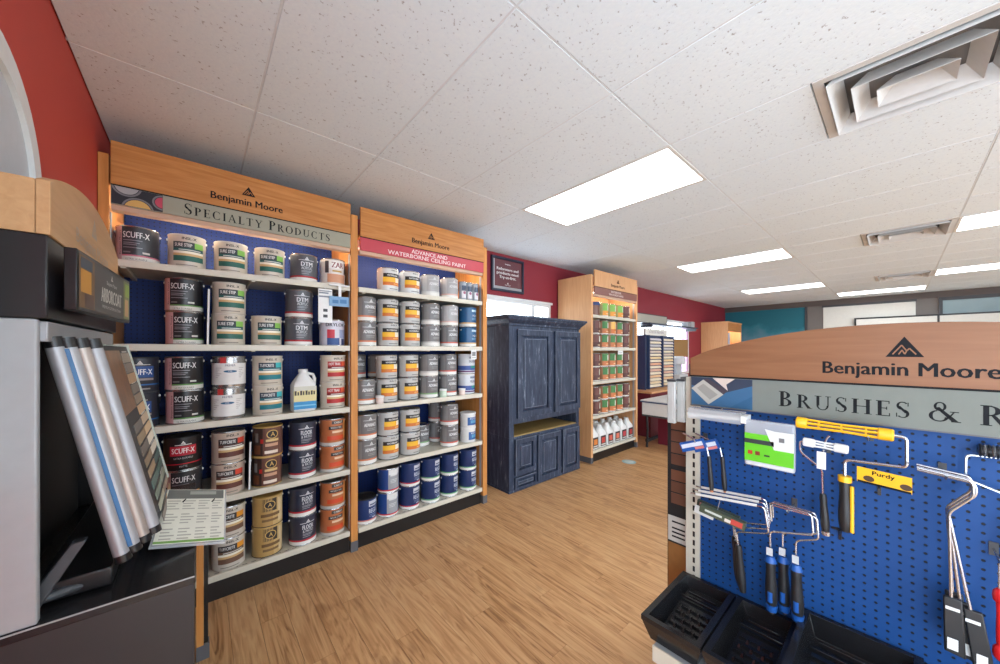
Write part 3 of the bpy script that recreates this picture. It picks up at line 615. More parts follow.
def regal(line, c=(30, 50, 96)): return [('p', -.02, .5, .68, .9, (190, 194, 202)), ('p', .02, .46, .72, .78, (90, 96, 120), 2), ('t', 'REGAL', .22, .42, .17, (196, 202, 216), .46, .02)] + bars(.0, .44, (.34, .28), (120, 132, 166)) + [('p', .14, .34, .22, .25, (200, 204, 214))] + [('b', 0, .13, WH), ('b', .13, .18, line, 2)]
can_type('regal_r', (30, 50, 96), regal((186, 44, 62)), lid=C(36, 52, 92)); can_type('regal_g', (30, 50, 96), regal((104, 168, 116)), lid=C(36, 52, 92)); can_type('regal_k', (28, 54, 104), regal((196, 120, 110)), lid=C(26, 26, 28))
can_type('bluegrey', (30, 68, 134), [('p', -.2, .42, .14, .97, (150, 152, 156)), ('p', -.18, .4, .74, .95, (214, 214, 212), 2), ('p', -.1, .32, .68, .74, (206, 206, 206), 2)] + bars(-.1, .3, (.52, .46, .4), (206, 206, 208)) + [('b', 0, .08, WH), ('b', .08, .13, (206, 60, 58), 2)])
def wc(top, bot, base=(108, 66, 48)): return [('p', -.45, .5, .42, .95, top), ('p', -.45, .5, .08, .42, bot), ('p', .05, .42, .45, .85, (220, 222, 206), 2), ('p', -.1, .3, .18, .24, (226, 200, 160), 2), ('b', 0, .08, (214, 208, 200))]
can_type('wc_green', (150, 100, 66), wc((62, 120, 62), (196, 116, 66))); can_type('wc_lime', (160, 150, 90), wc((128, 182, 82), (226, 150, 54))); can_type('wc_yel', (180, 120, 60), wc((226, 176, 88), (200, 110, 50)))
can_type('wc_brown', (84, 46, 40), wc((104, 60, 52), (84, 44, 38))); can_type('wc_navy', (112, 70, 50), [('b', .74, .97, (36, 58, 110)), ('p', .12, .5, .2, .74, (224, 224, 220))])
can_type('spray', (150, 156, 164), [('p', -.4, .4, .12, .5, (214, 212, 216)), ('p', -.4, .4, .5, .78, (70, 84, 104)), ('o', 0, .4, .2, .2, (150, 90, 120), 2)], r=.034, h=.175)
can_type('jar_p', (222, 200, 190), [('p', -.4, .4, .2, .7, (230, 214, 206))], r=.029, h=.062, lid=M_WHITE, plastic=True); can_type('jar_g', (186, 208, 186), [('p', -.4, .4, .2, .7, (204, 220, 204))], r=.031, h=.072, lid=M_WHITE, plastic=True)

DESC = dict(scuff_g='black pink-striped can with green line', scuff_p='black pink-striped can with pink line', scuff_o='grey pink-striped can with orange patch', scuff_r='black can with red title box', scuff_b='dark can with blue title box',
    step='cream can with dark green label', teal='cream can with teal label', hot='cream can with red label', crete='beige can with brown and red label', crete_o='cream can with orange-cornered label', dtm='slate grey can with red line', patio='charcoal navy can with red line',
    tin='bare steel can with white wrap', brown='brown can with gold ring emblem', gold='golden tan can with black emblem', orange='orange-brown stain can', zar='white and tan can with dark red lettering', drylok='pale lilac can with dark lettering',
    ceil='grey can with yellow-orange label', ceil_w='white can with yellow-orange label', adv_o='grey can with orange line', adv_r='grey can with red line', adv_g='grey can with green line', adv_w='grey can with white base', adv_s='silver-grey can with white base', adv_sp='silver-grey can with pink line',
    blue='blue can with white base', multi='white can with blue-green-purple bands', tub='white tub with blue label', regal_r='navy can with red line', regal_g='navy can with green line', regal_k='navy can with black lid', bluegrey='blue can with grey label',
    wc_green='green and orange can', wc_lime='lime and orange can', wc_yel='yellow and orange can', wc_brown='dark brown can', wc_navy='brown can with navy top')
SHN = ['top', 'second', 'third', 'fourth', 'bottom']
ORD = ['first', 'second', 'third', 'fourth', 'fifth', 'sixth', 'seventh']
def stack(keys, x, si, unit, n, y=None, dx=None, extra=''):
    """keys bottom-up"""
    z = SH[si] + .0005; y = SY + .015 + .012 + GR if y is None else y
    for k, key in enumerate(keys):
        pos = '' if len(keys) == 1 else ('lower ' if k == 0 else 'upper ')
        put(key, x + (dx[k] if dx else 0), y, z, f'{pos}{DESC[key]}, {ORD[n]} from left{extra}, {SHN[si]} shelf, {unit} unit', f'paint cans on the {unit} unit')
        z += CAN[key][1] + .0005
S1 = 'sage-sign'
for si, cols in enumerate([
    [(['scuff_p'], -.241), (['step'], -.04), (['step'], .163), (['step'], .364), (['dtm'], .565), (['zar'], .755)],
    [(['scuff_g'] * 2, -.052), (['step'] * 2, .15), (['step'], .345), (['dtm'] * 2, .534), (['drylok'], .748)],
    [(['scuff_b'] * 2, -.245), (['scuff_g'] * 2, -.052), (['tin'] * 2, .15), (['teal'] * 2, .351), None, (['hot'] * 2, .752)],
    [(['scuff_o', 'scuff_r'], -.06), (['crete'] * 2, .15), (['brown'] * 2, .35), (['patio'] * 2, .555), (['orange'] * 2, .752)],
    [(['crete_o'] * 2, .15), (['gold'] * 2, .35), (['patio'] * 2, .555), (['orange'] * 2, .752)]]):
    for n, cdef in enumerate(cols):
        if cdef: stack(cdef[0], cdef[1], si, S1, n)
S2 = 'red-sign'
Xc = [.9905, 1.1745, 1.365, 1.562, 1.76, 1.972]
for si, cols in enumerate([
    [None, ['ceil_w'], ['ceil_w'], ['adv_s'], ['adv_sp'], None],
    [['adv_o'] * 2, ['ceil'] * 2, ['ceil'] * 2, ['adv_w'] * 2, ['adv_r', 'adv_sp'], ['blue'] * 2],
    [['adv_o'], ['ceil'] * 2, ['ceil'] * 2, ['adv_g', 'adv_w'], ['adv_r'] * 2, ['multi'] * 2],
    [['adv_o'] * 2, ['ceil'] * 2, ['ceil'] * 2, None, ['adv_r'] * 2, ['tub'] * 2],
    [['regal_k'], ['bluegrey'] * 2, ['regal_r'] * 2, ['regal_g'] * 2, ['regal_g'] * 2, ['regal_g'] * 2]]):
    for n, ks in enumerate(cols):
        if ks: stack(ks, Xc[n], si, S2, n, y=SY + .049 + GR if si == 2 else None)
stack(['adv_g'], 1.557, 3, S2, 3, y=2.91); stack(['adv_r'] * 2, 1.757, 3, S2, 4, y=2.945, extra=' back row'); stack(['adv_r'] * 2, .99, 2, S2, 0, y=2.965, extra=' back row'); stack(['adv_o'] * 2, 1.185, 2, S2, 1, y=2.965, extra=' back row')
for n, x in enumerate((1.887, 1.959, 2.031)): put('spray', x, 2.70, SH[0] + .0005, f'slim silver spray can, {ORD[n]} of three on top shelf, red-sign unit', 'spray cans on the red-sign unit', name='spray_can', cat='spray can')
for key, x, lb in (('jar_p', 1.083, 'small pink sample jar beside the grey orange-line can, third shelf'), ('jar_g', 1.661, 'small pale green sample jar between grey cans, third shelf'), ('jar_p', 1.866, 'small pink sample jar beside blue-green-purple cans, third shelf')):
    put(key, x, 2.674, SH[2] + .0005, lb, 'sample jars', name='sample_jar', cat='jar')
S3 = 'brown-sign'
X3 = [4.09, 4.29, 4.485, 4.68, 4.87]
rows3 = [[['wc_navy'], ['wc_lime'], ['wc_lime'], ['wc_lime'], ['wc_brown']],
    [['wc_brown'] * 2, ['wc_green'] * 2, ['wc_green', 'wc_yel'], ['wc_green'] * 2, ['wc_brown'] * 2], [['wc_brown'] * 2] + [['wc_green'] * 2] * 3 + [['wc_brown'] * 2], [['wc_brown'] * 2] + [['wc_green'] * 2] * 3 + [['wc_brown'] * 2]]
for si, cols in enumerate(rows3):
    for n, ks in enumerate(cols): stack(ks, X3[n], si, S3, n)
# white jugs on the bottom shelf of the far unit
def jug_parts(w_, d_, h, label_cols, tall):
    P = {}; b = MB(); prof = [(.94, 0), (1, .03), (1, .58), (.9, .66), (.46, .88), (.34, .9), (.34, .93)] if tall else [(.94, 0), (1, .03), (1, .62), (.86, .7), (.34, .9), (.3, .93)]
    n = 24; v = []
    for s, z in prof:
        for i in range(n):
            a = 2 * math.pi * i / n; c, sn = math.cos(a), math.sin(a)
            q = 1 / max(abs(c), abs(sn)); k = (1 * .45 + q * .55) if s > .5 else 1
            v.append((s * w_ / 2 * c * k, s * d_ / 2 * sn * k, z * h))
    b.add(v, [(j * n + i, j * n + (i + 1) % n, (j + 1) * n + (i + 1) % n, (j + 1) * n + i) for j in range(len(prof) - 1) for i in range(n)] + [tuple(range(n - 1, -1, -1)), tuple((len(prof) - 1) * n + i for i in range(n))], M_WHITE)
    P['body'] = b.mesh('body', 50)
    c_ = MB(); c_.lathe([(.2 * w_, .925 * h), (.2 * w_, h), (.17 * w_, h)], M_WHITE, 14); P['cap'] = c_.mesh('cap')
    hd = MB(); hd.tube([(w_ * .16, 0, h * .9), (w_ * .42, 0, h * .86), (w_ * .49, 0, h * .76), (w_ * .47, 0, h * .6)], .011, M_WHITE, 8); P['handle'] = hd.mesh('handle')
    l = MB(); y = -d_ / 2 * 1.01 - .001
    for a, b2, z0, z1, cc, lay in label_cols: l.box(a * w_, b2 * w_, y - .0005 * lay, y + .003, z0 * h, z1 * h, C(*cc))
    return P, l
def jug(label, group, x, y, z, P, lb, rz=0):
    t = thing('plastic_jug', label, 'jug', (x, y, z), R(rz), group)
    for k, me in P.items(): link(k, me, t)
    link('label', lb, t); return t
P5, _l = jug_parts(.172, .158, .30, [], True)
LB = [jug_parts(.172, .158, .30, [(-.34, .34, .06, .52, (56, 44, 46), 0), (-.24, .24, .2, .44, c, 1), (-.3, .3, .1, .16, (200, 196, 190), 1)], True)[1].mesh('label') for c in ((216, 130, 60), (196, 70, 60), (206, 96, 80), (216, 120, 96), (190, 70, 76), (170, 60, 60))]
for n in range(6):
    x = 4.02 + n * .185
    for r_ in range(2): jug(f'white plastic jug, {ORD[n]} from left in the {("front", "back")[r_]} row, bottom shelf', 'white jugs on the brown-sign unit', x, 2.74 + .175 * r_, SH[4] + .0005, P5, LB[n])
# white jug with blue-footed label among the cans
PJ, lj = jug_parts(.15, .145, .285, [(-.46, .46, .06, .60, (222, 208, 150), 0), (-.46, .46, .06, .24, (48, 140, 196), 1), (-.46, .46, .13, .16, (120, 190, 220), 2), (-.46, .46, .5, .6, (206, 204, 190), 1)], False)
for k, (hh, ww) in enumerate(((.03, .011), (.022, .009), (.03, .012), (.026, .009), (.03, .012), (.022, .01), (.028, .011), (.024, .009))): lj.box(-.064 + k * .0162, -.064 + k * .0162 + ww, -.145 / 2 * 1.01 - .0026, -.145 / 2 * 1.01 - .002, .112, .112 + hh, C(58, 50, 46))
jug('white handled jug with yellow and blue label among paint cans', None, .558, 2.735, SH[2] + .0005, PJ, lj.mesh('label'))
# leaning boards between the stacks, hanging price card and tag
def leaning(label, x, si, y0=2.67, h=.3, m=M_BLKM):
    z = SH[si]; t = thing('sample_board', label, 'board', (x, y0, z), 0, 'thin boards between stacks')
    T = Matrix.Rotation(R(1), 4, 'Y')
    MB().box(-.003, .003, 0, .25, .001, h, m, T).obj('panel', t); MB().box(-.0045, .0045, -.004, 0, .001, h, M_WHITE, T).obj('edging', t)
leaning('thin white-edged sample board between cream cans and black cans, second shelf', .0475, 1, h=.33); leaning('thin dark sample board leaning before the brown ring-emblem cans', .247, 3)
def card(label, x, y, z0, z1, w_, fill):
    t = thing('price_card', label, 'price card', (x, y, z0), 0, 'price cards on shelf edges'); mb = MB().box(-w_ / 2, w_ / 2, -.002, 0, 0, z1 - z0, M_WHITE); mb.obj('card', t)
    mb = MB(); fill(mb, lambda u, v, d=0: (u, -.0026 - d, v)); mb.obj('print', t)
    MB().tube([(0, -.004, z1 - z0 - .004), (0, .012, z1 - z0 + .014)], .002, M_WHITE, 6).obj('clip', t)
card('white hanging price card under the top shelf beside lilac can', .672, SY - .012, 1.672, 1.905, .09, lambda mb, fn: (mb.flat([_rect(-.042, .175, .042, .185), _rect(-.042, .2, .02, .21), _rect(-.042, .215, .04, .222)], fn, C(120, 126, 140)),
    [mb.flat([_rect(-.014, z - .01, .014, z + .01)], fn, M_DGREY) for z in (.045, .085)]))
card('small white price card hanging from red-sign unit second shelf', 1.955, SY - .012, 1.395, 1.485, .062, lambda mb, fn: mb.flat([_rect(-.02, .03, .02, .07), _rect(-.022, .012, .022, .018)], fn, C(130, 130, 132)))
t = thing('shelf_talker', 'small blue printed tag hanging on a clear arm above lilac can', 'tag', (.765, SY - .02, 1.80))
MB().box(-.07, .06, -.003, 0, -.01, .06, C(120, 160, 196)).obj('tag', t); MB().flat([_rect(-.05, .01, -.01, .035), _rect(0, .012, .045, .04)], lambda u, v: (u, -.0036, v), C(66, 118, 168)).obj('print', t)
MB().box(-.01, .01, -.002, 0, .06, .135, M_WHITE).obj('arm', t); MB().box(-.07, .06, -.002, .014, .135, .145, M_WHITE).obj('clip', t)
card('white price card on the brown-sign unit second shelf edge', 4.57, SY - .012, 1.42, 1.475, .14, lambda mb, fn: mb.flat([_rect(-.05, .02, .05, .03)], fn, C(170, 170, 168)))
# ================================================================ NAVY ARMOIRE
A0, A1, AY = 2.42, 3.61, 2.632
t = thing('armoire', 'distressed navy painted armoire with panelled doors and open slot', 'armoire', (A0, AY, 0)); W = A1 - A0; D = 3.17 - AY
b = MB(); b.box(0, W, 0, D, .0, .57, M_NAVY).box(0, W, 0, D, .705, 1.74, M_NAVY).box(0, .07, 0, D, .57, .705, M_NAVY).box(W - .05, W, 0, D, .57, .705, M_NAVY).box(.07, W - .05, D - .03, D, .57, .705, M_NAVY)
b.obj('carcass', t, .004)
bx('slot_lining', t, .071, W - .051, .01, D - .031, .5705, .582, mat('raw_plywood', (160, 132, 80), .6)); bx('slot_back', t, .071, W - .051, D - .045, D - .032, .583, .704, mat('raw_plywood2', (170, 138, 80), .6))
cr = MB(); prof = [(0, 1.735), (.012, 1.74), (.014, 1.76), (.03, 1.775), (.055, 1.80), (.06, 1.815), (.072, 1.82), (.072, 1.842)]
for (o0, z0), (o1_, z1) in zip(prof, prof[1:]):
    cr.hexa([(-o0, -o0, z0), (W + o0, -o0, z0), (W + o0, D, z0), (-o0, D, z0)], [(-o1_, -o1_, z1), (W + o1_, -o1_, z1), (W + o1_, D, z1), (-o1_, D, z1)], M_NAVY)
cr.obj('crown_moulding', t)
bs = MB(); bs.box(-.008, W + .008, -.008, D, 0, .022, M_NAVY); bs.obj('plinth', t)
def door(nm, x0, x1, z0, z1, fr=.065):
    x0 -= A0; x1 -= A0
    d = MB()
    for q in ((x0, x1, z0, z0 + fr), (x0, x1, z1 - fr, z1), (x0, x0 + fr, z0 + fr, z1 - fr), (x1 - fr, x1, z0 + fr, z1 - fr)): d.box(q[0], q[1], -.030, -.001, q[2], q[3], M_NAVY)
    d.box(x0 + fr, x1 - fr, -.005, -.001, z0 + fr, z1 - fr, M_NAVY); o = d.obj(nm, t, .004)
    f = fr + .008; g = f + min(.026, (x1 - x0 - 2 * f) * .25, (z1 - z0 - 2 * f) * .25); y0_, y1_ = -.005, -.027
    MB().add([(x0 + f, y0_, z0 + f), (x1 - f, y0_, z0 + f), (x1 - f, y0_, z1 - f), (x0 + f, y0_, z1 - f), (x0 + g, y1_, z0 + g), (x1 - g, y1_, z0 + g), (x1 - g, y1_, z1 - g), (x0 + g, y1_, z1 - g)],
             [(4, 5, 6, 7), (0, 1, 5, 4), (1, 2, 6, 5), (2, 3, 7, 6), (3, 0, 4, 7)], M_NAVY).obj('raised_panel', o)
    e = .0045; mw = mat('worn_edge_paint', (112, 120, 136), .6, var=.6, scale=14)
    for q in ((x0 + g, x1 - g, z0 + g, z0 + g + e), (x0 + g, x1 - g, z1 - g - e, z1 - g), (x0 + g, x0 + g + e, z0 + g, z1 - g), (x1 - g - e, x1 - g, z0 + g, z1 - g), (x0, x1, z1 - e, z1), (x0, x0 + e, z0, z1)):
        yy = (y1_ - .0008, y1_) if q[0] > x0 + .001 and q[3] < z1 - .001 else (-.0312, -.0301)
        MB().box(q[0], q[1], yy[0], yy[1], q[2], q[3], mw).obj('worn_edge', o)
door('door', 2.525, 3.065, .765, 1.70); door('door', 3.125, 3.597, .765, 1.70); door('door', 2.49, 2.80, .175, .55, .05); door('door', 2.835, 3.22, .03, .54, .055); door('door', 3.262, 3.585, .03, .54, .055); door('drawer', 2.485, 2.80, .03, .15, .02)
bx('pale_edge', t, W - .012, W - .004, -.0035, -.0005, .72, 1.7, mat('worn_paint', (112, 118, 134), .6))

# framed poster above the armoire
t = thing('framed_poster', 'dark framed maroon poster with white words above the armoire', 'poster', (2.91, YB - .001, 2.20))
f = MB(); 
for q in ((-.27, .27, 0, .028), (-.27, .27, .392, .42), (-.27, -.242, .028, .392), (.242, .27, .028, .392)): f.box(q[0], q[1], -.03, -.002, q[2], q[3], C(34, 38, 58))
f.obj('frame', t, .003); bx('print', t, -.242, .242, -.012, -.004, .028, .392, mat('poster_maroon', (104, 60, 66), .25))
bx('mat_edge', t, -.238, -.215, -.014, -.0125, .03, .388, C(176, 176, 182)); bx('mat_edge', t, -.215, .24, -.014, -.0125, .03, .062, C(160, 158, 162))
mb = MB(); pf = lambda u, v, d=0: (u, -.0145 - d, v); wq = C(226, 220, 220)
for q in (('Benjamin', .335, .014, .09), ('Reformers and', .262, .034, .36), ('products need', .212, .034, .36), ('Try-us-first.', .162, .034, .28)): mb = MB(); text(mb, q[0], pf, 0, q[1], q[2], wq, q[3], bold=.025); mb.obj('lettering', t)
mb = MB()
bm_logo(mb, pf, 0, .098, .022, wq, C(104, 60, 66), .0005); mb.obj('logo', t); mb = MB(); text(mb, 'Benjamin Moore', pf, 0, .08, .01, wq, .1); mb.obj('lettering', t)

# ================================================================ STAIN DISPLAY against the red wall
BX, BY0, BY1, BZ = -.004, 1.30, 2.215, .847
t = thing('display_base', 'black laminate display base with wooden corner post by red wall', 'cabinet', (XL + .002, BY0, 0)); bx_ = XL + .002
bx('body', t, 0, BX - bx_ - .002, 0, BY1 - BY0, .0, BZ - .022, M_BLACK); bx('top', t, 0, BX - bx_, -.002, BY1 - BY0, BZ - .022, BZ, mat('black_gloss_top', (34, 34, 36), .22, var=.3, scale=12), .002)
bx('edge_band', t, 0, BX - bx_, -.004, -.0022, BZ - .003, BZ + .0004, M_GREY)
ps = bx('corner_post', t, BX - bx_ + .002, BX - bx_ + .028, BY1 - BY0 - .032, BY1 - BY0, .07, .80, M_WOOD_Z); bx('foot', ps, BX - bx_ + .001, BX - bx_ + .05, BY1 - BY0 - .033, BY1 - BY0 + .02, 0, .0695, M_POSTG)
bx('side_rail', ps, BX - bx_ + .029, BX - bx_ + .045, BY1 - BY0 - .02, BY1 - BY0, .07, .80, M_BLK)

sd = thing('stain_display', 'grey and black flip-board stain display with arched maple header', 'display stand', (XL + .002, BY0, BZ)); SX, S_Y, SZ = XL + .002, BY0, BZ
def sp(nm, x0, x1, y0, y1, z0, z1, m, par=None, bev=0): return bx(nm, par or sd, x0 - SX, x1 - SX, y0 - S_Y, y1 - S_Y, z0 - SZ, z1 - SZ, m, bev)
sp('side_panel', XL + .002, -.277, 1.302, 1.325, BZ + .0005, 1.552, M_GREY, bev=.004); sp('side_panel', XL + .002, -.268, 2.17, 2.20, BZ + .0005, 1.552, M_BLKM, bev=.006)
sp('back_panel', XL + .002, -.36, 1.326, 2.169, BZ + .0005, 1.552, M_BLKM)
sp('top_rail', -.30, -.266, 1.326, 2.169, 1.50, 1.548, M_ALU, bev=.003)
sp('fascia_box', XL + .002, -.262, 1.302, 2.21, 1.553, 1.748, M_BLK, bev=.003)
hd = MB(); n = 20; HX = -.258
poly = [(1.302, 1.749), (2.225, 1.749), (2.225, 1.875)] + [(2.225 - .923 * k / n, 1.875 + .085 * math.sin(math.pi * k / n) ** .8) for k in range(1, n)] + [(1.302, 1.875)]
hd.prism(poly, lambda u, v, d: (HX - d - SX, u - S_Y, v - SZ), .022, M_WOOD_L)
hdo = hd.obj('header', sd, .002); sp('header_side', XL + .002, HX - .0225, 1.302, 1.32, 1.749, 1.874, M_WOOD_L, hdo)
mb = MB(); lf = lambda u, v, d=0: (HX + .0006 + d - SX, u - S_Y, v - SZ); gi = mat('faded_grey_print', (176, 160, 146), .5)
text(mb, 'Benjamin Moore', lf, 1.763, 1.79, .042, gi, .46); mb.obj('lettering', hdo); mb = MB(); bm_logo(mb, lf, 1.763, 1.85, .065, gi, M_WOOD_L, .0005); mb.obj('logo', hdo)
# lit product sign
Ts = Matrix.Translation((-.226 - SX, 1.35 - S_Y, 1.58 - SZ)) @ Matrix.Rotation(R(-4), 4, 'Z')
sg = MB().box(-.022, 0, 0, .53, 0, .155, M_BLK, Ts).obj('product_sign', sd, .002)
sf = lambda u, v, d=0: tuple(Ts @ Vector((.0006 + d, u, v)))
mb = MB(); mb.flat([_rect(.008, .008, .522, .147)], sf, C(84, 82, 80)); l1 = lambda u, v, d=0: sf(u, v, .0006 + d)
mb.flat([_rect(.01, .01, .13, .145)], l1, C(118, 92, 66)); mb.flat([_rect(.02, .05, .1, .11)], lambda u, v: sf(u, v, .0012), C(196, 140, 60)); mb.flat([_rect(.05, .012, .12, .05)], lambda u, v: sf(u, v, .0012), C(90, 70, 60)); mb.flat([_rect(.02, .112, .11, .14)], lambda u, v: sf(u, v, .0012), C(70, 80, 90))
mb.flat([_rect(.44, .01, .52, .145)], l1, C(120, 128, 92)); mb.flat([_rect(.455, .02, .5, .08)], lambda u, v: sf(u, v, .0012), C(186, 150, 110)); mb.flat([_rect(.46, .09, .515, .135)], lambda u, v: sf(u, v, .0012), C(134, 160, 80))
mb.obj('picture', sg); mb = MB(); text(mb, 'ARBORCOAT', l1, .30, .045, .042, C(206, 202, 194), .22, bold=.02); mb.obj('lettering', sg); mb = MB(); text(mb, 'Benjamin Moore', l1, .30, .1, .012, C(200, 198, 194), .11); mb.obj('lettering', sg); mb = MB(); text(mb, 'PREMIUM EXTERIOR STAIN', l1, .30, .026, .009, C(190, 188, 184), .2); mb.obj('lettering', sg); mb = MB(); bm_logo(mb, l1, .30, .118, .018, C(206, 202, 194), C(84, 82, 80), .0005)
mb.obj('logo', sg)
# cradle at the foot of the boards
cr = MB(); cr.tube([(-.345 - SX, 1.36 - S_Y, .93 - SZ), (-.30 - SX, 1.36 - S_Y, .875 - SZ), (-.20 - SX, 1.40 - S_Y, .872 - SZ)], .012, M_DGREY, 8)
cr.hexa(*[[(x - SX, y - S_Y, z - SZ) for x, y in ((-.30, 1.38), (-.17, 1.38), (-.17, 2.1), (-.30, 2.1))] for z in (BZ + .008, BZ + .055)], M_BLK); cr.obj('cradle', sd, .004)
br = MB(); br.hexa([(-.325 - SX, 1.345 - S_Y, .85 - SZ), (-.29 - SX, 1.345 - S_Y, .85 - SZ), (-.29 - SX, 1.375 - S_Y, .85 - SZ), (-.325 - SX, 1.375 - S_Y, .85 - SZ)],
    [(-.235 - SX, 1.345 - S_Y, 1.0 - SZ), (-.21 - SX, 1.345 - S_Y, 1.0 - SZ), (-.21 - SX, 1.375 - S_Y, 1.0 - SZ), (-.235 - SX, 1.375 - S_Y, 1.0 - SZ)], M_DGREY); br.obj('bracket', sd, .003)
# tilted flip boards: rounded aluminium stiles, the outermost one shows its chips
CH = [(150, 138, 124), (122, 112, 104), (172, 138, 104), (118, 108, 98), (138, 122, 104), (196, 160, 122), (104, 98, 94), (196, 172, 146), (150, 128, 100), (206, 176, 140), (110, 102, 96), (226, 214, 196), (140, 122, 100), (214, 204, 188), (164, 140, 112), (70, 94, 92), (96, 118, 112), (80, 104, 96), (126, 138, 124), (150, 154, 136), (176, 176, 156)]
chip = {}
for k in range(4):
    x_t, x_b = -.268 + .0195 * k, -.150 + .0185 * k; z_t, z_b = 1.50 - .001 * k, .919 + .014 * k
    ax = Vector((x_b - x_t, 0, z_b - z_t)); L = ax.length; ax.normalize(); nrm = Vector((-ax.z, 0, ax.x)); nrm = nrm if nrm.x > 0 else -nrm
    y0 = 1.375 + .012 * k; y1 = 1.95
    def q(u, v, d, x_t=x_t, z_t=z_t, ax=ax, nrm=nrm): p = Vector((x_t, 0, z_t)) + ax * v + nrm * d; return (p.x - SX, u - S_Y, p.z - SZ)
    def qbox(mb, u0, u1, v0, v1, d0, d1, m): mb.hexa([q(u0, v0, d0), q(u1, v0, d0), q(u1, v1, d0), q(u0, v1, d0)], [q(u0, v0, d1), q(u1, v0, d1), q(u1, v1, d1), q(u0, v1, d1)], m)
    mb = MB(); qbox(mb, y0 + .01, y1, .005, L - .005, -.005, .004, C(40, 40, 44)); bo = mb.obj('swatch_board', sd)
    st_m = [M_ALU, mat('blue_stile', (36, 96, 146), .4), mat('taupe_stile', (168, 158, 150), .38, metal=.5), M_ALU][k]
    mb = MB(); mb.tube([q(y0, .014, 0), q(y0, L - .014, 0)], .0165, M_ALU if k != 2 else st_m, 14); mb.obj('stile', bo)
    if k == 1: mb = MB(); mb.tube([q(y0 - .0075, .016, -.004), q(y0 - .0075, L - .016, -.004)], .0112, st_m, 10); mb.obj('colour_strip', bo)
    mb = MB(); mb.tube([q(y0, -.012, 0), q(y0, .014, 0)], .0172, M_BLK, 14); mb.obj('end_cap', bo); mb = MB(); mb.tube([q(y0, L - .014, 0), q(y0, L + .006, 0)], .0172, M_BLK, 14); mb.obj('end_cap', bo)
    mb = MB(); qbox(mb, y1, y1 + .016, 0, L, -.009, .009, mat('pale_green_edge', (196, 204, 190), .35)); mb.obj('far_stile', bo)
    if k == 3:
        mb = MB(); qbox(mb, 1.42, 1.745, .02, L * .4, .0042, .0055, mat('cedar_photo', (120, 78, 36), .3, var=.9, scale=22)); mb.obj('photo', bo)
        ci = 0
        for r_ in range(15):
            v0 = .03 + r_ * .0375; grp = r_ // 3
            for c_ in range(2):
                if r_ < 6 and c_ == 0: continue
                u0 = 1.575 + c_ * .186
                mb = MB(); qbox(mb, u0, u0 + .178, v0 + grp * .003, v0 + .034, .0042, .0062, C(*CH[ci % len(CH)])); mb.obj('chip', bo); ci += 1
            if r_ % 3 == 0: mb = MB(); qbox(mb, 1.80, 1.9, v0 - .007 + grp * .003, v0 - .003 + grp * .003, .0042, .005, C(190, 188, 184)); mb.obj('caption', bo)
# leaflet in acrylic holder, overhanging the base
LF = dict(c=(-.008, 1.66, .895), yaw=-3.2, pitch=10.5, roll=15, w=.176, l=.34)
t = thing('leaflet_holder', 'printed white sheet in clear tilted holder on black base', 'leaflet', LF['c'])
T = Matrix.Rotation(R(LF['yaw']), 4, 'Z') @ Matrix.Rotation(R(LF['pitch']), 4, 'X') @ Matrix.Rotation(R(LF['roll']), 4, 'Y'); w2_, l2 = LF['w'] / 2, LF['l'] / 2
MB().box(-w2_ - .006, w2_ + .006, -l2 - .008, l2 + .004, -.004, -.001, M_CLEAR, T).obj('holder', t); MB().box(-w2_, w2_, -l2, l2, -.001, .001, mat('paper', (222, 222, 210), .6), T).obj('sheet', t)
MB().box(-w2_ - .006, w2_ + .006, -l2 - .008, -l2 - .005, -.009, -.004, M_CLEAR, T).obj('stand_leg', t)
lf_ = lambda u, v, d=0: tuple(T @ Vector((u, v, .0016 + d)))
mb = MB(); mb.flat([_rect(-w2_, -l2, w2_, -l2 + .012)], lf_, C(110, 160, 70)); mb.flat([_rect(-w2_ + .004, l2 - .07, w2_ - .004, l2 - .004)], lf_, C(96, 100, 98)); mb.flat([_rect(-.02, l2 - .04, .06, l2 - .015)], lambda u, v: lf_(u, v, .0004), C(150, 156, 150))
for r_ in range(14):
    v = l2 - .09 - r_ * .0178
    if r_ in (4, 9): continue
    for u0, u1 in ((-.078, -.043), (-.035, .0), (.009, .042), (.05, .08)): mb.flat([_rect(u0, v, u1 - .006 * (r_ % 3), v + .007)], lf_, C(168, 168, 158))
for u in (-.04, .046): mb.flat([[(u, .075), (u + .009, .1), (u + .012, .097), (u + .005, .072)]], lambda a, b2: lf_(a, b2, .0004), M_INK)
mb.obj('print', t, kind='stuff')

# ================================================================ BRUSH GONDOLA
GP = 1.65
def bp(nm, par, x0, x1, y0, y1, z0, z1, m, bev=0): return bx(nm, par, x0 - GP, x1 - GP, y0, y1, z0, z1, m, bev)
g = thing('pegboard_gondola', 'blue pegboard gondola with arched maple header and grey sign', 'display rack', (GP, 0, 0))
Y0, Y1 = .596, -.62
bp('pegboard', g, GP, GP + .012, Y1, .5655, .1, 1.24, M_PEG_Y)
bp('back_panel', g, GP + .05, GP + .06, Y1, .5655, .1, 1.24, M_PEG_Y)
for y in (.566, Y1 - .058):
    up = bp('upright', g, GP - .008, GP + .06, y, y + .056, 0, 1.36, M_SHELF)
    for k in range(24): bp('slot', up, GP - .0088, GP - .0078, y + .019, y + .028, .32 + k * .038, .343 + k * .038, M_BLK)
bp('base_deck', g, 1.22, GP - .009, Y1, .565, .0, .12, M_DGREY)
bp('shelf', g, 1.262, GP - .009, Y1, Y0 - .005, .375, .398, M_GREY)
bp('shelf_lip', g, 1.255, 1.2615, Y1, Y0 - .005, .345, .402, M_SHELF)
hx = GP - .03
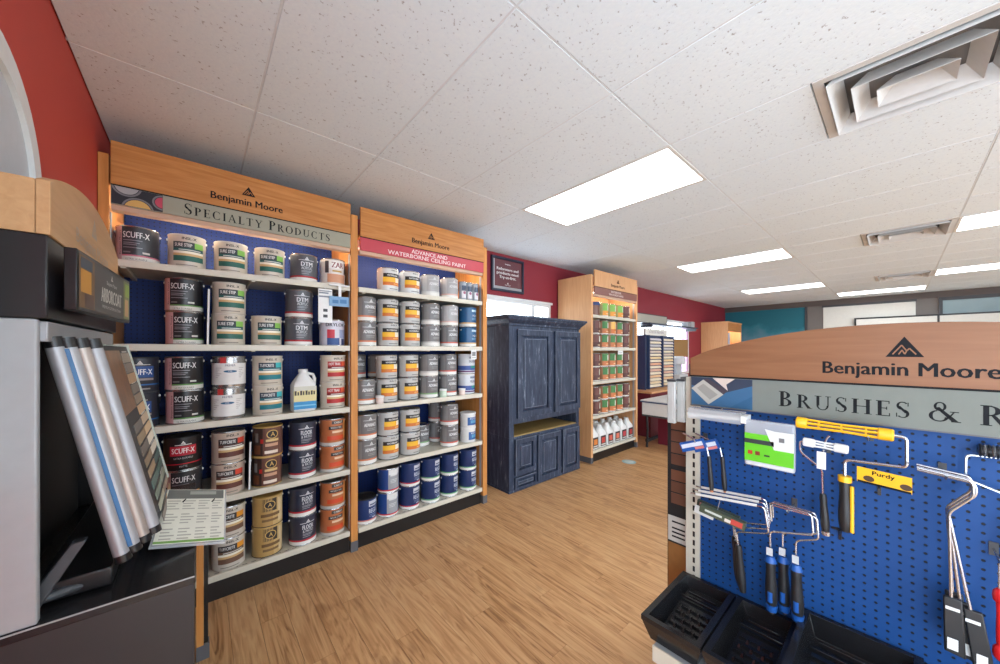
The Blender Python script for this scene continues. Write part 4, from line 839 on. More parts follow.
hn = 28; poly = [(-Y0, 1.372), (-Y1, 1.372), (-Y1, 1.445)] + [(-Y1 + (Y1 - Y0) * k / hn, 1.445 + .118 * (1 - (2 * k / hn - 1) ** 2) ** .85) for k in range(1, hn)] + [(-Y0, 1.445)]
mb = MB(); mb.prism(poly, lambda u, v, d: (hx + d - GP, -u, v), .022, M_WOOD_B); ho = mb.obj('header', g, .0015)
so = bp('sign_strip', g, hx + .004, hx + .02, Y1, Y0, 1.245, 1.366, mat('sign_grey_green', (118, 122, 115), .6, spec=.2))
bp('strip_edge', so, hx + .002, hx + .02, Y1, Y0, 1.366, 1.372, M_INK); bp('strip_edge', so, hx + .002, hx + .02, Y1, Y0, 1.241, 1.245, M_POSTG)
bf = lambda xx: (lambda u, v, d=0: (xx - d - GP, -u, v))
mb = MB(); f_ = bf(hx - .0006); text(mb, 'Benjamin Moore', f_, .006, 1.402, .040, M_INK, .352, bold=.026); mb.obj('lettering', ho); mb = MB(); bm_logo(mb, f_, .012, 1.459, .062, M_INK, M_WOOD_B, .0005); mb.obj('logo', ho)
mb = MB(); f_ = bf(hx + .0034); serif_text(mb, 'BRUSHES & ROLLERS', f_, -.292, .147, 1.274, .055, M_INK, .86, .15, upto=8); mb.obj('lettering', so); mb = MB()
mb.flat([_rect(-.592, 1.247, -.372, 1.364)], f_, C(52, 96, 132)); f2 = lambda u, v, d=0: f_(u, v, .0005 + d); f3 = lambda u, v, d=0: f_(u, v, .001 + d); f4 = lambda u, v: f_(u, v, .0015)
mb.flat([[(-.592, 1.364), (-.372, 1.364), (-.372, 1.34), (-.48, 1.30), (-.592, 1.33)]], f2, C(44, 56, 76)); mb.flat([[(-.51, 1.364), (-.43, 1.364), (-.46, 1.34), (-.455, 1.315)]], f3, C(206, 188, 176))
mb.flat([[(-.592, 1.315), (-.545, 1.355), (-.47, 1.298), (-.525, 1.252)]], f3, C(178, 174, 164)); mb.flat([[(-.545, 1.355), (-.53, 1.362), (-.455, 1.315), (-.47, 1.298)]], f4, C(66, 58, 66)); mb.flat([[(-.57, 1.318), (-.545, 1.338), (-.49, 1.296), (-.52, 1.272)]], f4, C(150, 146, 138))
mb.flat([[(-.45, 1.247), (-.372, 1.30), (-.372, 1.247)]], f2, C(40, 88, 124)); mb.obj('picture', so)

# ---- hanging tools (y, z on the board; x towards the viewer)
def P(y, z, x=1.56): return (x, y, z)
def hook(label, y, z, ln=.12):
    t = thing('peg_hook', label, 'hook', (GP, y, z), 0, 'pegboard hooks'); MB().tube([(-.0005, 0, 0), (-ln, 0, .0), (-ln - .012, 0, .012)], .0028, M_WIRE, 6).obj('rod', t); MB().box(-.004, -.0005, -.008, .008, -.018, .018, M_DGREY).obj('plate', t)
def roller(label, wires, handle, hm, hr, extra=None, name='paint_roller', cat='paint roller', wr=.0032, group=None):
    """everything given in world coordinates, stored relative to the handle's lower end"""
    o = Vector(handle[-1]); t = thing(name, label, cat, tuple(o), group=group); loc = lambda p: tuple(Vector(p) - o)
    for wpts in wires:
        ws = [Vector(p) for p in wpts]; pts = []
        for i, p in enumerate(ws):          # rounded bends
            if 0 < i < len(ws) - 1:
                a = (ws[i - 1] - p); b_ = (ws[i + 1] - p); r_ = min(.012, a.length / 2.2, b_.length / 2.2); a.normalize(); b_.normalize()
                for s_ in range(5): u = s_ / 4; pts.append(p + a * r_ * (1 - u) ** 2 + b_ * r_ * u ** 2)
            else: pts.append(p)
        MB().tube([loc(p) for p in pts], wr, M_WIRE, 7).obj('wire', t)
    hs = [Vector(p) for p in handle]; n_ = 8; pts = [hs[0].lerp(hs[-1], k / n_) for k in range(n_ + 1)]
    prof = [.75, .95, .85, .92, 1.0, 1.08, 1.1, 1.02, .8]
    MB().tube([loc(p) for p in pts], hr, hm, 12, rs=[hr * q_ for q_ in prof]).obj('handle', t)
    if extra: extra(t, loc)
    return t
def cage(t, loc, a, b, r, m, mcap, ribs=6):
    a, b = Vector(a), Vector(b); d = (b - a).normalized(); mb = MB(); u = d.orthogonal().normalized(); v = d.cross(u)
    for k in range(ribs):
        c_, s_ = math.cos(2 * math.pi * k / ribs), math.sin(2 * math.pi * k / ribs); e = (u * c_ + v * s_)
        mb.tube([loc(a + d * .01 + e * r * .8), loc(a.lerp(b, .5) + e * r * .62), loc(b - d * .01 + e * r * .8)], r * .2, m, 6)
    for q_ in (.25, .5, .75): mb.lathe([(r * .75, -.002), (r * .75, .002)], m, 12, T=rot_to(loc(a.lerp(b, q_)), d))
    mb.obj('cage', t); mb = MB()
    mb.lathe([(r * .8, 0), (r, .003), (r, .026), (r * .85, .03)], mcap, 16, T=rot_to(loc(a - d * .004), d)); mb.obj('cage_cap', t); mb = MB(); mb.lathe([(r * .85, 0), (r, .003), (r, .03), (r * .8, .034)], mcap, 16, T=rot_to(loc(b - d * .03), d)); mb.obj('cage_cap', t)
    MB().tube([loc(a), loc(b)], .003, M_WIRE, 6).obj('axle', t)
YEL = mat('yellow_plastic', (236, 178, 26), .38); BLU = mat('blue_grip', (26, 82, 156), .45); RUB = mat('black_rubber', (32, 31, 32), .45)
def ex_y(t, loc):
    cage(t, loc, P(.228, 1.232), P(.012, 1.226), .0185, YEL, YEL)
    tg = MB().hexa([loc(P(.085, 1.072, 1.552)), loc(P(-.026, 1.066, 1.54)), loc(P(-.026, 1.066, 1.543)), loc(P(.085, 1.072, 1.555))], [loc(P(.085, 1.118, 1.552)), loc(P(-.026, 1.113, 1.54)), loc(P(-.026, 1.113, 1.543)), loc(P(.085, 1.118, 1.555))], YEL).obj('tag', t)
    fn = lambda u, v, d=0: loc(P(.03 - u, 1.07 + v, 1.545 - .004 + .11 * (.0 - u) * .0 - d + .0005))
    fn = lambda u, v, d=0: loc((1.5459 - .108 * u - .0007 - d, .0295 - u, 1.069 + v - .05 * u))
    mb = MB(); text(mb, 'Purdy', fn, .0, .03, .012, M_INK, .045, bold=.02)
    for x in (-.03, .044): mb.flat([[(x + .012 * math.cos(R(30 * k)), .016 + .009 * math.sin(R(30 * k))) for k in range(12)]], fn, C(70, 50, 30))
    mb.flat([_rect(-.054, .0, .054, .006)], fn, M_INK); mb.obj('tag_print', tg)
    MB().tube([loc(P(.1125, 1.078)), loc(P(.1125, 1.06))], .0165, YEL, 12).obj('ferrule', t); MB().tube([loc(P(.096, 1.05, 1.553)), loc(P(.096, .905, 1.553))], .005, YEL, 8).obj('grip_strip', t)
roller('yellow roller frame with ribbed cage, tag and black yellow-edged handle', [[P(.012, 1.226), P(-.016, 1.225), P(-.016, 1.137), P(.1125, 1.13), P(.1125, 1.07)]], [P(.1125, 1.072), P(.111, .903)], RUB, .0155, ex_y, wr=.0045)
hook('wire hook under the yellow roller cage', .06, 1.2035, .1); hook('wire hook holding up the white mini roller', .16, 1.142, .1)
def ex_w(t, loc):
    cage(t, loc, P(.21, 1.168), P(.108, 1.163), .0145, M_WHITE, M_WHITE)
    MB().box(-.001, .001, -.011, .011, -.052, .004, M_WHITE, Matrix.Translation(loc(P(.166, 1.142, 1.543)))).obj('tag', t); MB().tube([loc(P(.157, .884)), loc(P(.1565, .872))], .0115, M_STEEL, 10).obj('tip', t)
roller('white mini roller frame with white tag and slim black handle', [[P(.21, 1.168), P(.222, 1.167), P(.222, 1.132), P(.166, 1.085), P(.164, 1.0)], [P(.16, 1.17), P(.155, 1.19), P(.148, 1.2)]], [P(.164, 1.005), P(.157, .88)], RUB, .0105, ex_w)
# three blue and black handled frames
for k, (yy, w_) in enumerate(((.302, 'left'), (.272, 'middle'), (.232, 'right'))):
    x = 1.55 + .028 * (k % 2) + .004 * k
    def ex_b(t, loc, yy=yy, x=x):
        MB().tube([loc(P(yy, .742, x)), loc(P(yy, .722, x))], .0185, BLU, 12, rs=[.012, .0185]).obj('collar', t); MB().tube([loc(P(yy - .004, .572, x)), loc(P(yy - .004, .548, x))], .017, BLU, 12, rs=[.0185, .0145]).obj('butt', t)
        MB().tube([loc(P(yy - .002, .62, x - .0125)), loc(P(yy - .002, .585, x - .0125))], .0085, BLU, 10).obj('grip_dot', t); MB().box(-.001, .001, -.009, .009, 0, .027, C(190, 192, 192), Matrix.Translation(loc(P(yy, .748, x - .012)))).obj('tag', t)
        MB().tube([loc(P(yy - .004, .548, x)), loc(P(yy - .004, .54, x))], .008, M_STEEL, 8).obj('tip', t)
    roller(f'blue and black handled wire roller frame, the {w_} of three', [[P(.30, .875 - .005 * k, x), P(.303, .935 - .006 * k, x), P(.19 - .006 * k, .93 - .004 * k, x), P(.186 - .006 * k, .862 - .006 * k, x), P(yy, .83 - .004 * k, x), P(yy, .735, x)]], [P(yy, .735, x), P(yy - .004, .56, x)], RUB, .0165, ex_b, group='blue handled roller frames')
hook('wire hook carrying the three blue handled frames', .25, .9195, .12)
# black handled multi-wire frames at left
for k in range(3):
    x = 1.60 - .03 * k; yy = .425 - .014 * k
    roller(f'chrome wire roller frame with ridged black handle, {ORD[k]} from the pegboard', [[P(.565, .902 - .006 * k, x), P(.325 - .004 * k, .922 - .004 * k, x), P(.312 - .004 * k, .832 - .004 * k, x), P(yy + .006, .80 - .004 * k, x), P(yy, .74, x)]], [P(yy, .745, x), P(yy - .014, .575, x)], RUB, .0125,
        lambda t, loc, x=x, k=k: MB().tube([loc(P(.545, .9025 - .006 * k, x)), loc(P(.34, .921 - .004 * k, x))], .005, mat('white_fleece', (216, 214, 208), .8), 10).obj('sleeve', t), group='chrome frames with black handles')
t = thing('roller_refill_pack', 'olive and red carded refill pack under the chrome frames', 'refill pack', P(.45, .83, 1.545))
Tm = Matrix.Rotation(R(8), 4, 'X'); MB().box(-.012, .012, -.075, .08, -.014, .016, mat('olive_card', (76, 84, 66), .4), Tm).obj('pack', t); MB().box(-.0132, -.0121, -.068, -.03, -.008, .012, C(190, 70, 60), Tm).obj('print', t); MB().box(-.0132, -.0121, .0, .06, -.002, .006, C(200, 204, 196), Tm).obj('print', t); MB().box(-.0132, -.0121, -.03, -.01, -.008, .004, C(214, 210, 200), Tm).obj('print', t)
MB().box(.016, .03, -.05, .1, -.006, .018, mat('dark_olive_card', (58, 62, 54), .4), Tm).obj('pack', t); MB().box(.0148, .0158, .04, .09, .0, .012, C(176, 120, 120), Tm).obj('print', t); MB().box(-.002, .002, .03, .1, -.03, .002, C(206, 208, 206), Tm).obj('backing_card', t); MB().tube([(0, .02, .012), (.04, .02, .05), (.104, .02, .05)], .002, M_WIRE, 6).obj('hanger', t)
# mini rollers with blue sleeves
for k, (yy, x) in enumerate(((.505, 1.565), (.468, 1.60))):
    def ex_m(t, loc, yy=yy, x=x):
        Tb = Matrix.Translation(loc(P(yy + .055, 1.085, x - .02))) @ Matrix.Rotation(R(-22), 4, 'X'); MB().box(-.008, .008, -.05, .045, -.018, .02, BLU, Tb).obj('sleeve_pack', t); MB().box(-.0092, -.0082, -.045, .04, -.004, .012, C(206, 212, 222), Tb).obj('print', t); MB().box(-.0092, -.0082, -.045, -.01, -.016, -.006, C(206, 120, 110), Tb).obj('print', t)
        MB().tube([loc(P(yy - .01, .918, x)), loc(P(yy - .01, .908, x))], .0065, mat('copper_tip', (196, 132, 96), .35, metal=.6), 8).obj('tip', t)
    roller(f'mini roller with blue white packed sleeve and thin black handle, {("front", "rear")[k]} one', [[P(yy + .1, 1.125, x), P(yy + .01, 1.095, x), P(yy, 1.045, x)]], [P(yy, 1.05, x), P(yy - .01, .915, x)], RUB, .0085, ex_m, group='mini rollers with blue sleeves')
hook('wire hook above the mini rollers at gondola edge', .545, 1.105, .12)
# clear tube packs + green bag
t = thing('roller_cover_pack', 'clear pack of white roller covers with chrome rods', 'roller cover', P(.48, 1.215, 1.55))
for k in range(3): MB().tube([(-.012 + .018 * k, .085, .006 * k), (-.012 + .018 * k, -.09, .004 + .006 * k)], .0065, mat('white_fleece', (216, 214, 208), .8), 10).obj('cover', t); MB().tube([(-.012 + .018 * k, .1, .006 * k + .012), (-.012 + .018 * k, -.1, .016 + .006 * k)], .0025, M_WIRE, 6).obj('rod', t)
MB().box(-.03, .034, -.095, .088, -.012, .028, M_CLEAR).obj('wrap', t); MB().box(-.03, .034, -.112, -.0955, -.006, .02, M_WHITE).obj('cap', t); MB().tube([(.035, .0, .02), (.0995, .0, .022)], .003, M_WIRE, 6).obj('hanger', t)
t = thing('green_pack', 'clear bag with lime green label holding white rollers', 'bag', P(.302, 1.06, 1.535))
MB().box(-.014, .014, -.072, .072, .0, .165, M_CLEAR).obj('bag', t, .006); MB().box(-.009, .009, -.066, .066, .002, .11, M_WHITE).obj('contents', t); mb = MB(); gf = lambda u, v, d=0: (-.0152 - d, -u, v)
mb.flat([_rect(-.07, .018, .07, .118)], gf, mat('lime', (98, 190, 40), .35)); mb.flat([_rect(-.07, .082, .016, .098)], lambda u, v: gf(u, v, .0005), C(42, 52, 50)); mb.flat([[(.016, .07), (.07, .07), (.07, .135), (.02, .135), (-.01, .14)]], lambda u, v: gf(u, v, .0005), C(214, 216, 212)); mb.flat([_rect(.03, .10, .045, .115)], lambda u, v: gf(u, v, .001), C(110, 110, 110))
for u, c in ((-.06, (170, 44, 30)), (-.038, (120, 40, 26))): mb.flat([_rect(u, .042, u + .014, .056)], lambda a, b2: gf(a, b2, .0005), C(*c))
mb.flat([_rect(-.012, .042, .004, .048)], lambda u, v: gf(u, v, .0005), C(30, 40, 30)); mb.obj('label', t); MB().tube([(.0, .02, .155), (.114, .02, .157)], .003, M_WIRE, 6).obj('hanger', t)
# long extension frames with flat black grips at right
for k, (y2, z2, x) in enumerate(((-.094, .80, 1.538), (-.1, .79, 1.598), (-.112, .78, 1.578), (-.128, .775, 1.558))):
    def ex_l(t, loc, y2=y2, z2=z2, x=x, k=k):
        d = -.012 * k
        MB().hexa([loc(P(y2 + .014, z2 + .012, x - .006)), loc(P(y2 - .018, z2 + .012, x - .006)), loc(P(y2 - .018, z2 + .012, x + .006)), loc(P(y2 + .014, z2 + .012, x + .006))][::-1], [loc(P(y2 + .012 + d * .4, z2 - .135, x - .008)), loc(P(y2 - .024 + d * .4, z2 - .14, x - .008)), loc(P(y2 - .024 + d * .4, z2 - .14, x + .008)), loc(P(y2 + .012 + d * .4, z2 - .135, x + .008))][::-1], RUB).obj('grip_sheath', t, .003)
        MB().box(-.0006, .0006, -.009, .009, 0, .03, M_WHITE, Matrix.Translation(loc(P(y2 - .002 + d * .4, z2 - .125, x - .0092)))).obj('price_sticker', t); MB().box(-.0006, .0006, -.012, .012, 0, .008, M_WHITE, Matrix.Translation(loc(P(y2 - .002, z2 - .02, x - .0078)))).obj('sticker', t)
    roller(f'long bent chrome roller frame with flat black grip, {ORD[k]} of bundle', [[P(-.035, 1.146 - .003 * k, x), P(-.128 - .002 * k, 1.135 - .003 * k, x), P(-.13 - .002 * k, 1.095, x), P(-.09, 1.04 - .002 * k, x), P(y2, z2, x)]], [P(y2, z2 + .01, x), P(y2 - .006 - .004 * k, z2 - .12, x)], RUB, .006, ex_l, wr=.0036, group='long chrome frames in one bundle')
hook('wire hook carrying the long chrome frames', -.085, 1.131, .12)
Q = lambda y, z: P(y, z, 1.622)
roller('wire frame with ribbed black and steel cap, right picture edge', [[Q(-.30, 1.15), Q(-.27, 1.192), Q(-.125, 1.188), Q(-.124, 1.12), Q(-.2, 1.09), Q(-.2, 1.02)]], [Q(-.2, 1.03), Q(-.2, .90)], RUB, .012, lambda t, loc: [MB().lathe([(.016, -.003), (.019, 0), (.016, .003)], (M_BLK, M_WIRE)[k % 2], 14, T=rot_to(loc(Q(-.148 - .007 * k, 1.205)), (0, 1, 0))).obj('cap_ring', t) for k in range(5)])
roller('red handled paint tool hanging at right picture edge', [[P(-.172, .93), P(-.172, .86)]], [P(-.172, .84), P(-.174, .70)], mat('red_plastic', (196, 28, 32), .35), .007, lambda t, loc: [MB().lathe([(.006, -.02), (.012, -.012), (.013, .0), (.012, .012), (.006, .02)], mat('red_plastic', (196, 28, 32), .35), 12, T=rot_to(loc(P(-.173, z)), (0, 0, 1))).obj('knob', t) for z in (.845, .70)], name='red_paint_tool', cat='paint tool')
hook('wire hook holding the red paint tool', -.172, .935, .1)
for y, z, lb in ((.04, 1.05, 'short bare black hook under the yellow tag'), (.13, .87, 'short bare black hook below the slim black handle')):
    t = thing('peg_hook', lb, 'hook', (GP, y, z), 0, 'pegboard hooks'); MB().tube([(-.0005, 0, 0), (-.03, 0, -.004), (-.045, 0, .012)], .003, M_BLK, 6).obj('rod', t); MB().box(-.004, -.0005, -.02, .02, -.004, .004, M_BLK).obj('plate', t); MB().box(-.004, -.0005, -.004, .004, -.035, .004, M_BLK).obj('plate', t)
# grey sleeves at the gondola's end
for k in range(2):
    t = thing('sleeve_pack', f'grey translucent sleeve pack hanging on gondola end, {("outer", "inner")[k]} one', 'roller cover', (GP - .05 + .05 * k, .662 - .02 * k, 1.155), 0, 'grey sleeve packs')
    MB().box(-.01, .01, -.014, .02, 0, .185, mat('smoky_sleeve', (186, 186, 182), .3)).obj('sleeve', t, .004); MB().box(-.0105, -.01, -.006, -.001, .02, .16, C(196, 196, 192)).obj('seam', t); MB().box(-.012, .012, -.014, .02, .185, .195, M_DGREY).obj('cap', t); MB().tube([(0, -.002, .19), (.0, -.01, .19), (0, -.024, .18)], .002, M_WIRE, 6).obj('hanger', t)
# tall stain chip strip behind the gondola's end
t = thing('stain_chip_strip', 'tall black strip of brown stain chips beside gondola upright', 'colour chart', (1.735, .69, 0))
MB().box(0, .02, -.05, .052, 0, 1.24, M_BLKM).obj('board', t); k = 0
for r_ in range(7):
    z = 1.098 - r_ * .056 - (.02 if r_ > 3 else 0); MB().box(-.003, -.0005, -.046, .034, z, z + .05, C(*[(116, 78, 58), (106, 68, 52), (110, 72, 54), (102, 66, 50), (112, 72, 52), (98, 64, 48), (104, 68, 52)][r_])).obj('chip', t)
MB().box(-.003, -.0005, -.03, .01, 1.195, 1.222, M_WHITE).obj('white_mark', t); MB().box(-.003, -.0005, -.048, .05, 1.155, 1.185, M_GREY).obj('caption', t); MB().box(-.003, -.0005, -.046, .048, .56, .68, C(196, 194, 188)).obj('caption', t)
mb = MB(); [mb.flat([_rect(-.03, z, .03, z + .008)], lambda u, v: (-.0034, -u, v), M_INK) for z in (.58, .6, .62, .65)]; mb.obj('print', t, kind='stuff'); MB().box(-.003, -.0005, -.046, .048, .05, .55, mat('wood_photo', (150, 104, 58), .4, var=.5, scale=9)).obj('photo', t)
# paint trays
def tray(label, x0, x1, y0, y1, zr, hgt):
    t = thing('paint_tray', label, 'paint tray', ((x0 + x1) / 2, (y0 + y1) / 2, zr - hgt), 0, 'black paint trays'); a, b_ = (x1 - x0) / 2, (y1 - y0) / 2; m = M_BLK; r_ = .02; m = mat('glossy_black_plastic', (28, 28, 30), .2)
    mb = MB(); ob = [(-a + .03, -b_ + .022), (a - .012, -b_ + .022), (a - .012, b_ - .022), (-a + .03, b_ - .022)]; ot = [(-a, -b_), (a, -b_), (a, b_), (-a, b_)]; it = [(-a + r_, -b_ + r_), (a - r_, -b_ + r_), (a - r_, b_ - r_), (-a + r_, b_ - r_)]
    ib = [(-a + .045, -b_ + .036), (a - .03, -b_ + .036), (a - .03, b_ - .036), (-a + .045, b_ - .036)]; zi = [.012, hgt * .55, hgt * .55, .012]
    v = [(x, y, 0) for x, y in ob] + [(x * .99, y * .99, hgt - .018) for x, y in ot] + [(x, y, hgt - .018) for x, y in ot] + [(x, y, hgt) for x, y in ot] + [(x, y, hgt) for x, y in it] + [(x, y, z) for (x, y), z in zip(ib, zi)]
    mb.add(v, [(3, 2, 1, 0)] + [(4 * j + i, 4 * j + (i + 1) % 4, 4 * j + 4 + (i + 1) % 4, 4 * j + 4 + i) for j in range(5) for i in range(4)] + [(20, 21, 22, 23)], m); mb.obj('tray_body', t, .004)
    st = MB(); nx, ny = 9, max(5, int((y1 - y0) / .028))
    for i in range(nx):
        for j in range(ny):
            u, w_ = (i + .5) / nx, (j + .5) / ny
            if u > .72: continue
            x = -a + .05 + (2 * a - .09) * u; y = -b_ + .045 + (2 * b_ - .09) * w_ ; z = .012 + (hgt * .55 - .012) * ((x + a - .045) / (2 * a - .075))
            dx, dy = (.013, .005) if (i + j) % 2 else (.005, .013); st.hexa([(x - dx, y - dy, z - .002), (x + dx, y - dy, z - .002), (x + dx, y + dy, z - .002), (x - dx, y + dy, z - .002)], [(x - dx * .4, y - dy * .4, z + .009), (x + dx * .4, y - dy * .4, z + .009), (x + dx * .4, y + dy * .4, z + .009), (x - dx * .4, y + dy * .4, z + .009)], m)
    st.obj('studs', t, kind='stuff'); MB().box(a - .11, a - .10, -b_ + .03, b_ - .03, hgt * .52, hgt * .62, m).obj('ridge', t, .002); MB().box(a - .075, a - .068, -b_ + .05, b_ - .05, hgt * .56, hgt * .66, m).obj('ridge', t, .002)
    return t
tray('black plastic paint tray at the left end of the row', 1.25, 1.638, .43, .632, .495, .094)
tray('black plastic paint tray, second from left, beside end tray', 1.25, 1.642, .232, .424, .495, .094)
tray('black plastic paint tray with raised rim, third from left', 1.25, 1.642, -.05, .226, .556, .155)
tray('black plastic paint tray under the flat black grips', 1.25, 1.642, -.34, -.056, .545, .144)

# ================================================================ FAR PART OF THE SHOP
# shelf-less corner unit by the mural
t = thing('corner_cabinet', 'open pale maple cabinet in the far corner by the teal mural', 'cabinet', (9.36, 2.63, 0)); W_, D_, H_ = 1.1, .565, 2.13
for q in ((0, .04), (W_ - .04, W_)): bx('side_panel', t, q[0], q[1], 0, D_, 0, H_ - .001, M_WOOD_P)
bx('back_panel', t, .041, W_ - .041, D_ - .02, D_, .0, H_ - .2, M_WOOD_Z); bx('top', t, -.01, W_ + .01, -.012, D_, H_, H_ + .03, M_WOOD_P); bx('fascia', t, .041, W_ - .041, 0, .02, H_ - .2, H_ - .001, M_WOOD_X)
bx('lamp_tube', t, .15, W_ - .15, .05, .08, H_ - .16, H_ - .13, M_TUBE)
for z in (.1, .6, 1.1, 1.6): bx('shelf', t, .041, W_ - .041, .03, D_ - .021, z, z + .025, M_WOOD_P)
tag(bx('blue_box', None, 9.45, 9.80, 2.7, 3.1, 1.626, 1.9, C(150, 166, 190)), 'pale blue box on the corner cabinet upper shelf', 'box')
t = thing('wall_lamp', 'small dark fitting inside the corner cabinet', 'fitting', (10.1, 2.92, 1.626)); MB().lathe([(.06, 0), (.06, .02), (.02, .03), (.02, .12)], M_DGREY, 14).obj('stem', t); MB().lathe([(.05, .12), (.08, .2), (.07, .205)], M_DGREY, 14).obj('shade', t)
t = thing('whiteboard', 'wide white board in thin black frame on far wall', 'whiteboard', (XF - .06, -.9, 1.2)); MB().box(-.02, .0, -1.5, 1.52, .0, .97, M_CREAM).obj('board', t)
for q in ((-1.5, 1.52, .97, 1.0), (-1.5, 1.52, -.03, 0), (1.52, 1.55, -.03, 1.0), (-1.53, -1.5, -.03, 1.0), (.36, .39, 0, .97)): MB().box(-.025, .005, q[0], q[1], q[2], q[3], M_BLK).obj('frame', t)
MB().box(.006, .06, -.05, .05, .4, .5, M_DGREY).obj('mount', t)
# desk with dark edge
t = thing('desk', 'white topped desk with deep white apron beyond brown-sign unit', 'desk', (5.16, 1.75, 0))
bx('top', t, -.02, 1.1, -.02, .86, .695, .72, M_WPAINT, .003); bx('edge', t, -.026, -.0205, -.02, .86, .685, .705, C(60, 76, 110)); bx('apron', t, 0, .02, 0, .84, .50, .694, M_WPAINT); bx('rail', t, -.004, .024, 0, .84, .475, .499, M_DGREY)
for x in (.03, 1.0):
    for y in (.03, .78): MB().tube([(x, y, .474), (x + .02, y, .24), (x, y, .0)], .018, M_BLKM, 8).obj('leg', t)
bx('stretcher', t, .02, 1.02, .76, .80, .08, .12, M_BLKM)
tag(bx('maroon_box', None, 5.5, 5.9, 2.14, 2.5, .0, .4, mat('maroon_card', (110, 26, 46), .6)), 'maroon box on the floor under the desk', 'box')
t = thing('paper_stack', 'white papers spread on the desk top', 'papers', (5.6, 2.2, .7205))
for k in range(3): MB().box(-.11, .11, -.15, .15, .0015 * k, .0015 * k + .0012, M_WHITE, Matrix.Translation((.12 * k - .1, .06 * (k % 2), 0)) @ Matrix.Rotation(R(25 * k - 20), 4, 'Z')).obj('sheet', t)
# back counter along the window with colour chip rack
t = thing('back_counter', 'long pale wood counter under the far window', 'counter', (5.75, 2.72, 0)); bx('top', t, 0, 2.9, 0, .46, .745, .775, M_WOOD_P); bx('body', t, .04, 2.86, .04, .46, 0, .744, mat('maroon_panel', (108, 34, 48), .6))
t = thing('colour_chip_rack', 'navy colour chip rack with two columns of pale chips', 'colour rack', (6.0, 2.98, .7755))
M_RK = mat('rack_navy', (52, 66, 98), .4); bx('case', t, 0, 1.2, .03, .19, 0, .98, M_RK)
for x in (0, .15, .70, 1.175): bx('divider', t, x, x + .025, -.03, .0295, 0, .98, M_RK)
cc = [(222, 196, 160), (226, 182, 140), (214, 170, 150), (220, 160, 130), (226, 196, 150), (206, 186, 170), (190, 186, 190), (206, 200, 206)]
for c_ in range(2):
    for r_ in range(16):
        x = .2 + c_ * .56; z = .03 + r_ * .057; MB().hexa([(x, -.03, z), (x + .44 - .02 * c_, -.03, z), (x + .44 - .02 * c_, .028, z), (x, .028, z)], [(x, -.012, z + .04), (x + .44 - .02 * c_, -.012, z + .04), (x + .44 - .02 * c_, .028, z + .04), (x, .028, z + .04)], C(*[(228, 214, 188), cc[r_ // 2]][(r_ + c_) % 2])).obj('chip_pack', t)
bx('slot_dark', t, .03, .115, .005, .0295, .04, .94, M_BLK); bx('crest', t, .1, 1.0, .02, .06, .98, 1.10, M_CREAM)
mb = MB(); text(mb, 'COLOR PREVIEW', lambda u, v, d=0: (u, .0192 - d, v), .55, 1.02, .045, C(110, 80, 110), .6); mb.obj('lettering', t)
t = thing('hanging_sign', 'beige dark-edged sign panel fixed above the colour rack', 'sign', (6.02, 3.165, 2.0)); bx('panel', t, .012, 1.34, .0, .03, .012, .165, C(178, 172, 158)); 
for q in ((0, 1.352, 0, .0115), (0, 1.352, .1655, .18), (0, .0115, .012, .165), (1.3405, 1.352, .012, .165)): bx('frame', t, q[0], q[1], -.004, .034, q[2], q[3], M_DGREY)
bx('mount', t, .3, 1.0, .0345, .037, .14, .17, M_DGREY)
t = thing('wall_shelf', 'dark shelf across the far window head', 'shelf', (6.2, 2.96, 1.955)); bx('board', t, 0, 2.3, 0, .2, 0, .03, C(56, 62, 78)); 
for x in (.1, 2.2): bx('bracket', t, x, x + .02, .01, .242, -.05, -.0005, M_DGREY)
for k, x in enumerate((8.0, 8.2)): tag(bx('carton', None, x, x + .17, 2.99, 3.12, 1.9855, 2.08 + .03 * k, C(150 + 20 * k, 152 + 18 * k, 156 + 16 * k)), f'{("darker", "paler")[k]} small grey carton on the window shelf', 'carton', 'cartons on the window shelf')
t = thing('cork_board', 'brown cork board hanging in front of the far window', 'board', (7.93, 3.12, 1.33)); bx('board', t, -.41, .42, 0, .02, 0, .39, mat('cork', (150, 112, 66), .8, var=.2, scale=60))
for x in (-.3, .3): MB().tube([(x, .01, .39), (x, .01, .6245)], .003, M_WIRE, 6).obj('cord', t)
t = thing('tint_machine', 'grey and white tinting machine on back counter beside rack', 'machine', (7.42, 2.95, .7755))
bx('base', t, -.2, .22, -.1, .2, 0, .22, C(196, 196, 198), .01); bx('column', t, -.1, .16, .0, .18, .221, .42, C(176, 178, 182), .01); MB().lathe([(.15, 0), (.16, .02), (.16, .12), (.12, .16)], C(204, 204, 206), 20, T=Matrix.Translation((.03, .05, .421))).obj('turret', t); bx('dark_band', t, -.17, .2, -.112, -.1005, .12, .17, M_DGREY)
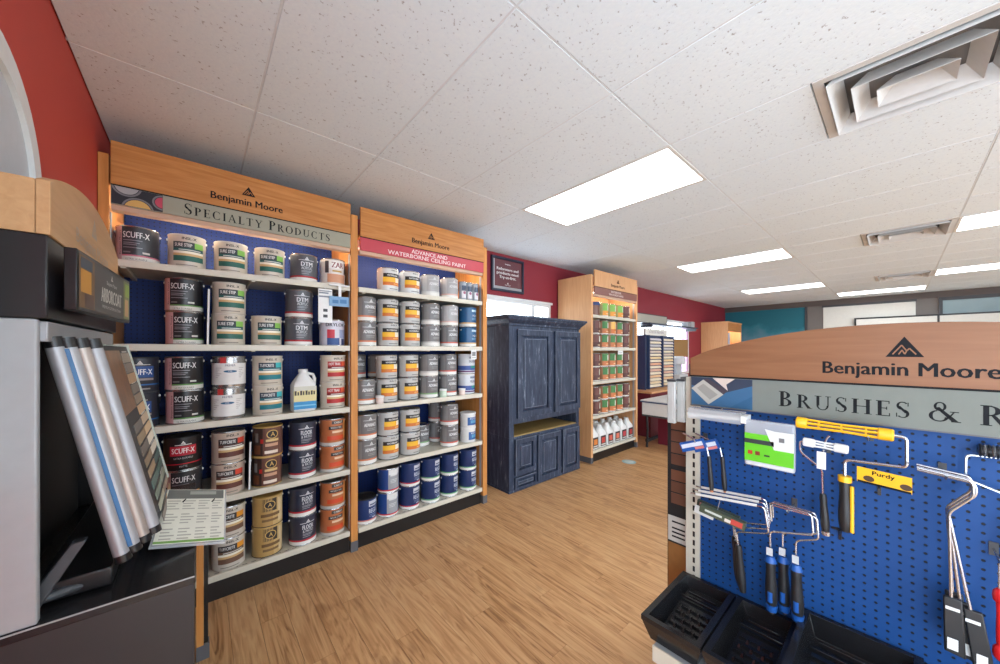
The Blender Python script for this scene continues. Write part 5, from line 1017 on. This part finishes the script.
t = thing('computer', 'black computer monitor and keyboard on far counter', 'computer', (8.0, 2.84, .7755)); bx('foot', t, -.1, .1, -.05, .1, 0, .015, M_BLK); bx('neck', t, -.02, .02, .03, .06, .016, .12, M_BLK); bx('screen', t, -.26, .26, .0, .029, .10, .42, M_BLK, .004); bx('keyboard', t, -.22, .2, -.12, -.055, 0, .02, M_BLK)
# floor decal
t = thing('floor_sticker', 'pale blue oval sticker on the wooden floor', 'sticker', (4.32, 2.35, .0003)); MB().lathe([(.09, 0), (.088, .0008)], C(150, 186, 190), 28).obj('disc', t); MB().lathe([(.06, .0009), (.059, .0013)], C(190, 206, 206), 24).obj('print', t)

# ---------------------------------------------------------------- one object per printed word
def split_words(o):
    me = o.data; nv = len(me.vertices); par = list(range(nv))
    def find(a):
        while par[a] != a: par[a] = par[par[a]]; a = par[a]
        return a
    for p in me.polygons:
        r0 = find(p.vertices[0])
        for v in p.vertices[1:]: par[find(v)] = r0
    co = [v.co for v in me.vertices]; ext = [max(c[k] for c in co) - min(c[k] for c in co) for k in (0, 1)]; ax = 0 if ext[0] > ext[1] else 1
    hgt = max(c[2] for c in co) - min(c[2] for c in co); isl = {}
    for p in me.polygons: isl.setdefault(find(p.vertices[0]), []).append(p.index)
    spans = sorted((min(co[v][ax] for i in ps for v in me.polygons[i].vertices), max(co[v][ax] for i in ps for v in me.polygons[i].vertices), ps) for ps in isl.values())
    groups = []; end = None
    for a, b, ps in spans:
        if end is None or a - end > WORD_GAP * hgt: groups.append([]); end = b
        groups[-1] += ps; end = max(end, b)
    if len(groups) < 2: return
    for g in groups:
        ids = sorted({v for i in g for v in me.polygons[i].vertices}); mp = {v: k for k, v in enumerate(ids)}
        m2 = bpy.data.meshes.new('lettering'); m2.from_pydata([co[v][:] for v in ids], [], [[mp[v] for v in me.polygons[i].vertices] for i in g])
        for m in me.materials: m2.materials.append(m)
        m2.update(); c = bpy.data.objects.new('lettering', m2); col.objects.link(c); c.parent = o.parent; c.location = o.location
    bpy.data.objects.remove(o)
WORD_GAP = .22
for o in [o for o in bpy.data.objects if o.name.startswith('lettering') and o.type == 'MESH']: split_words(o)
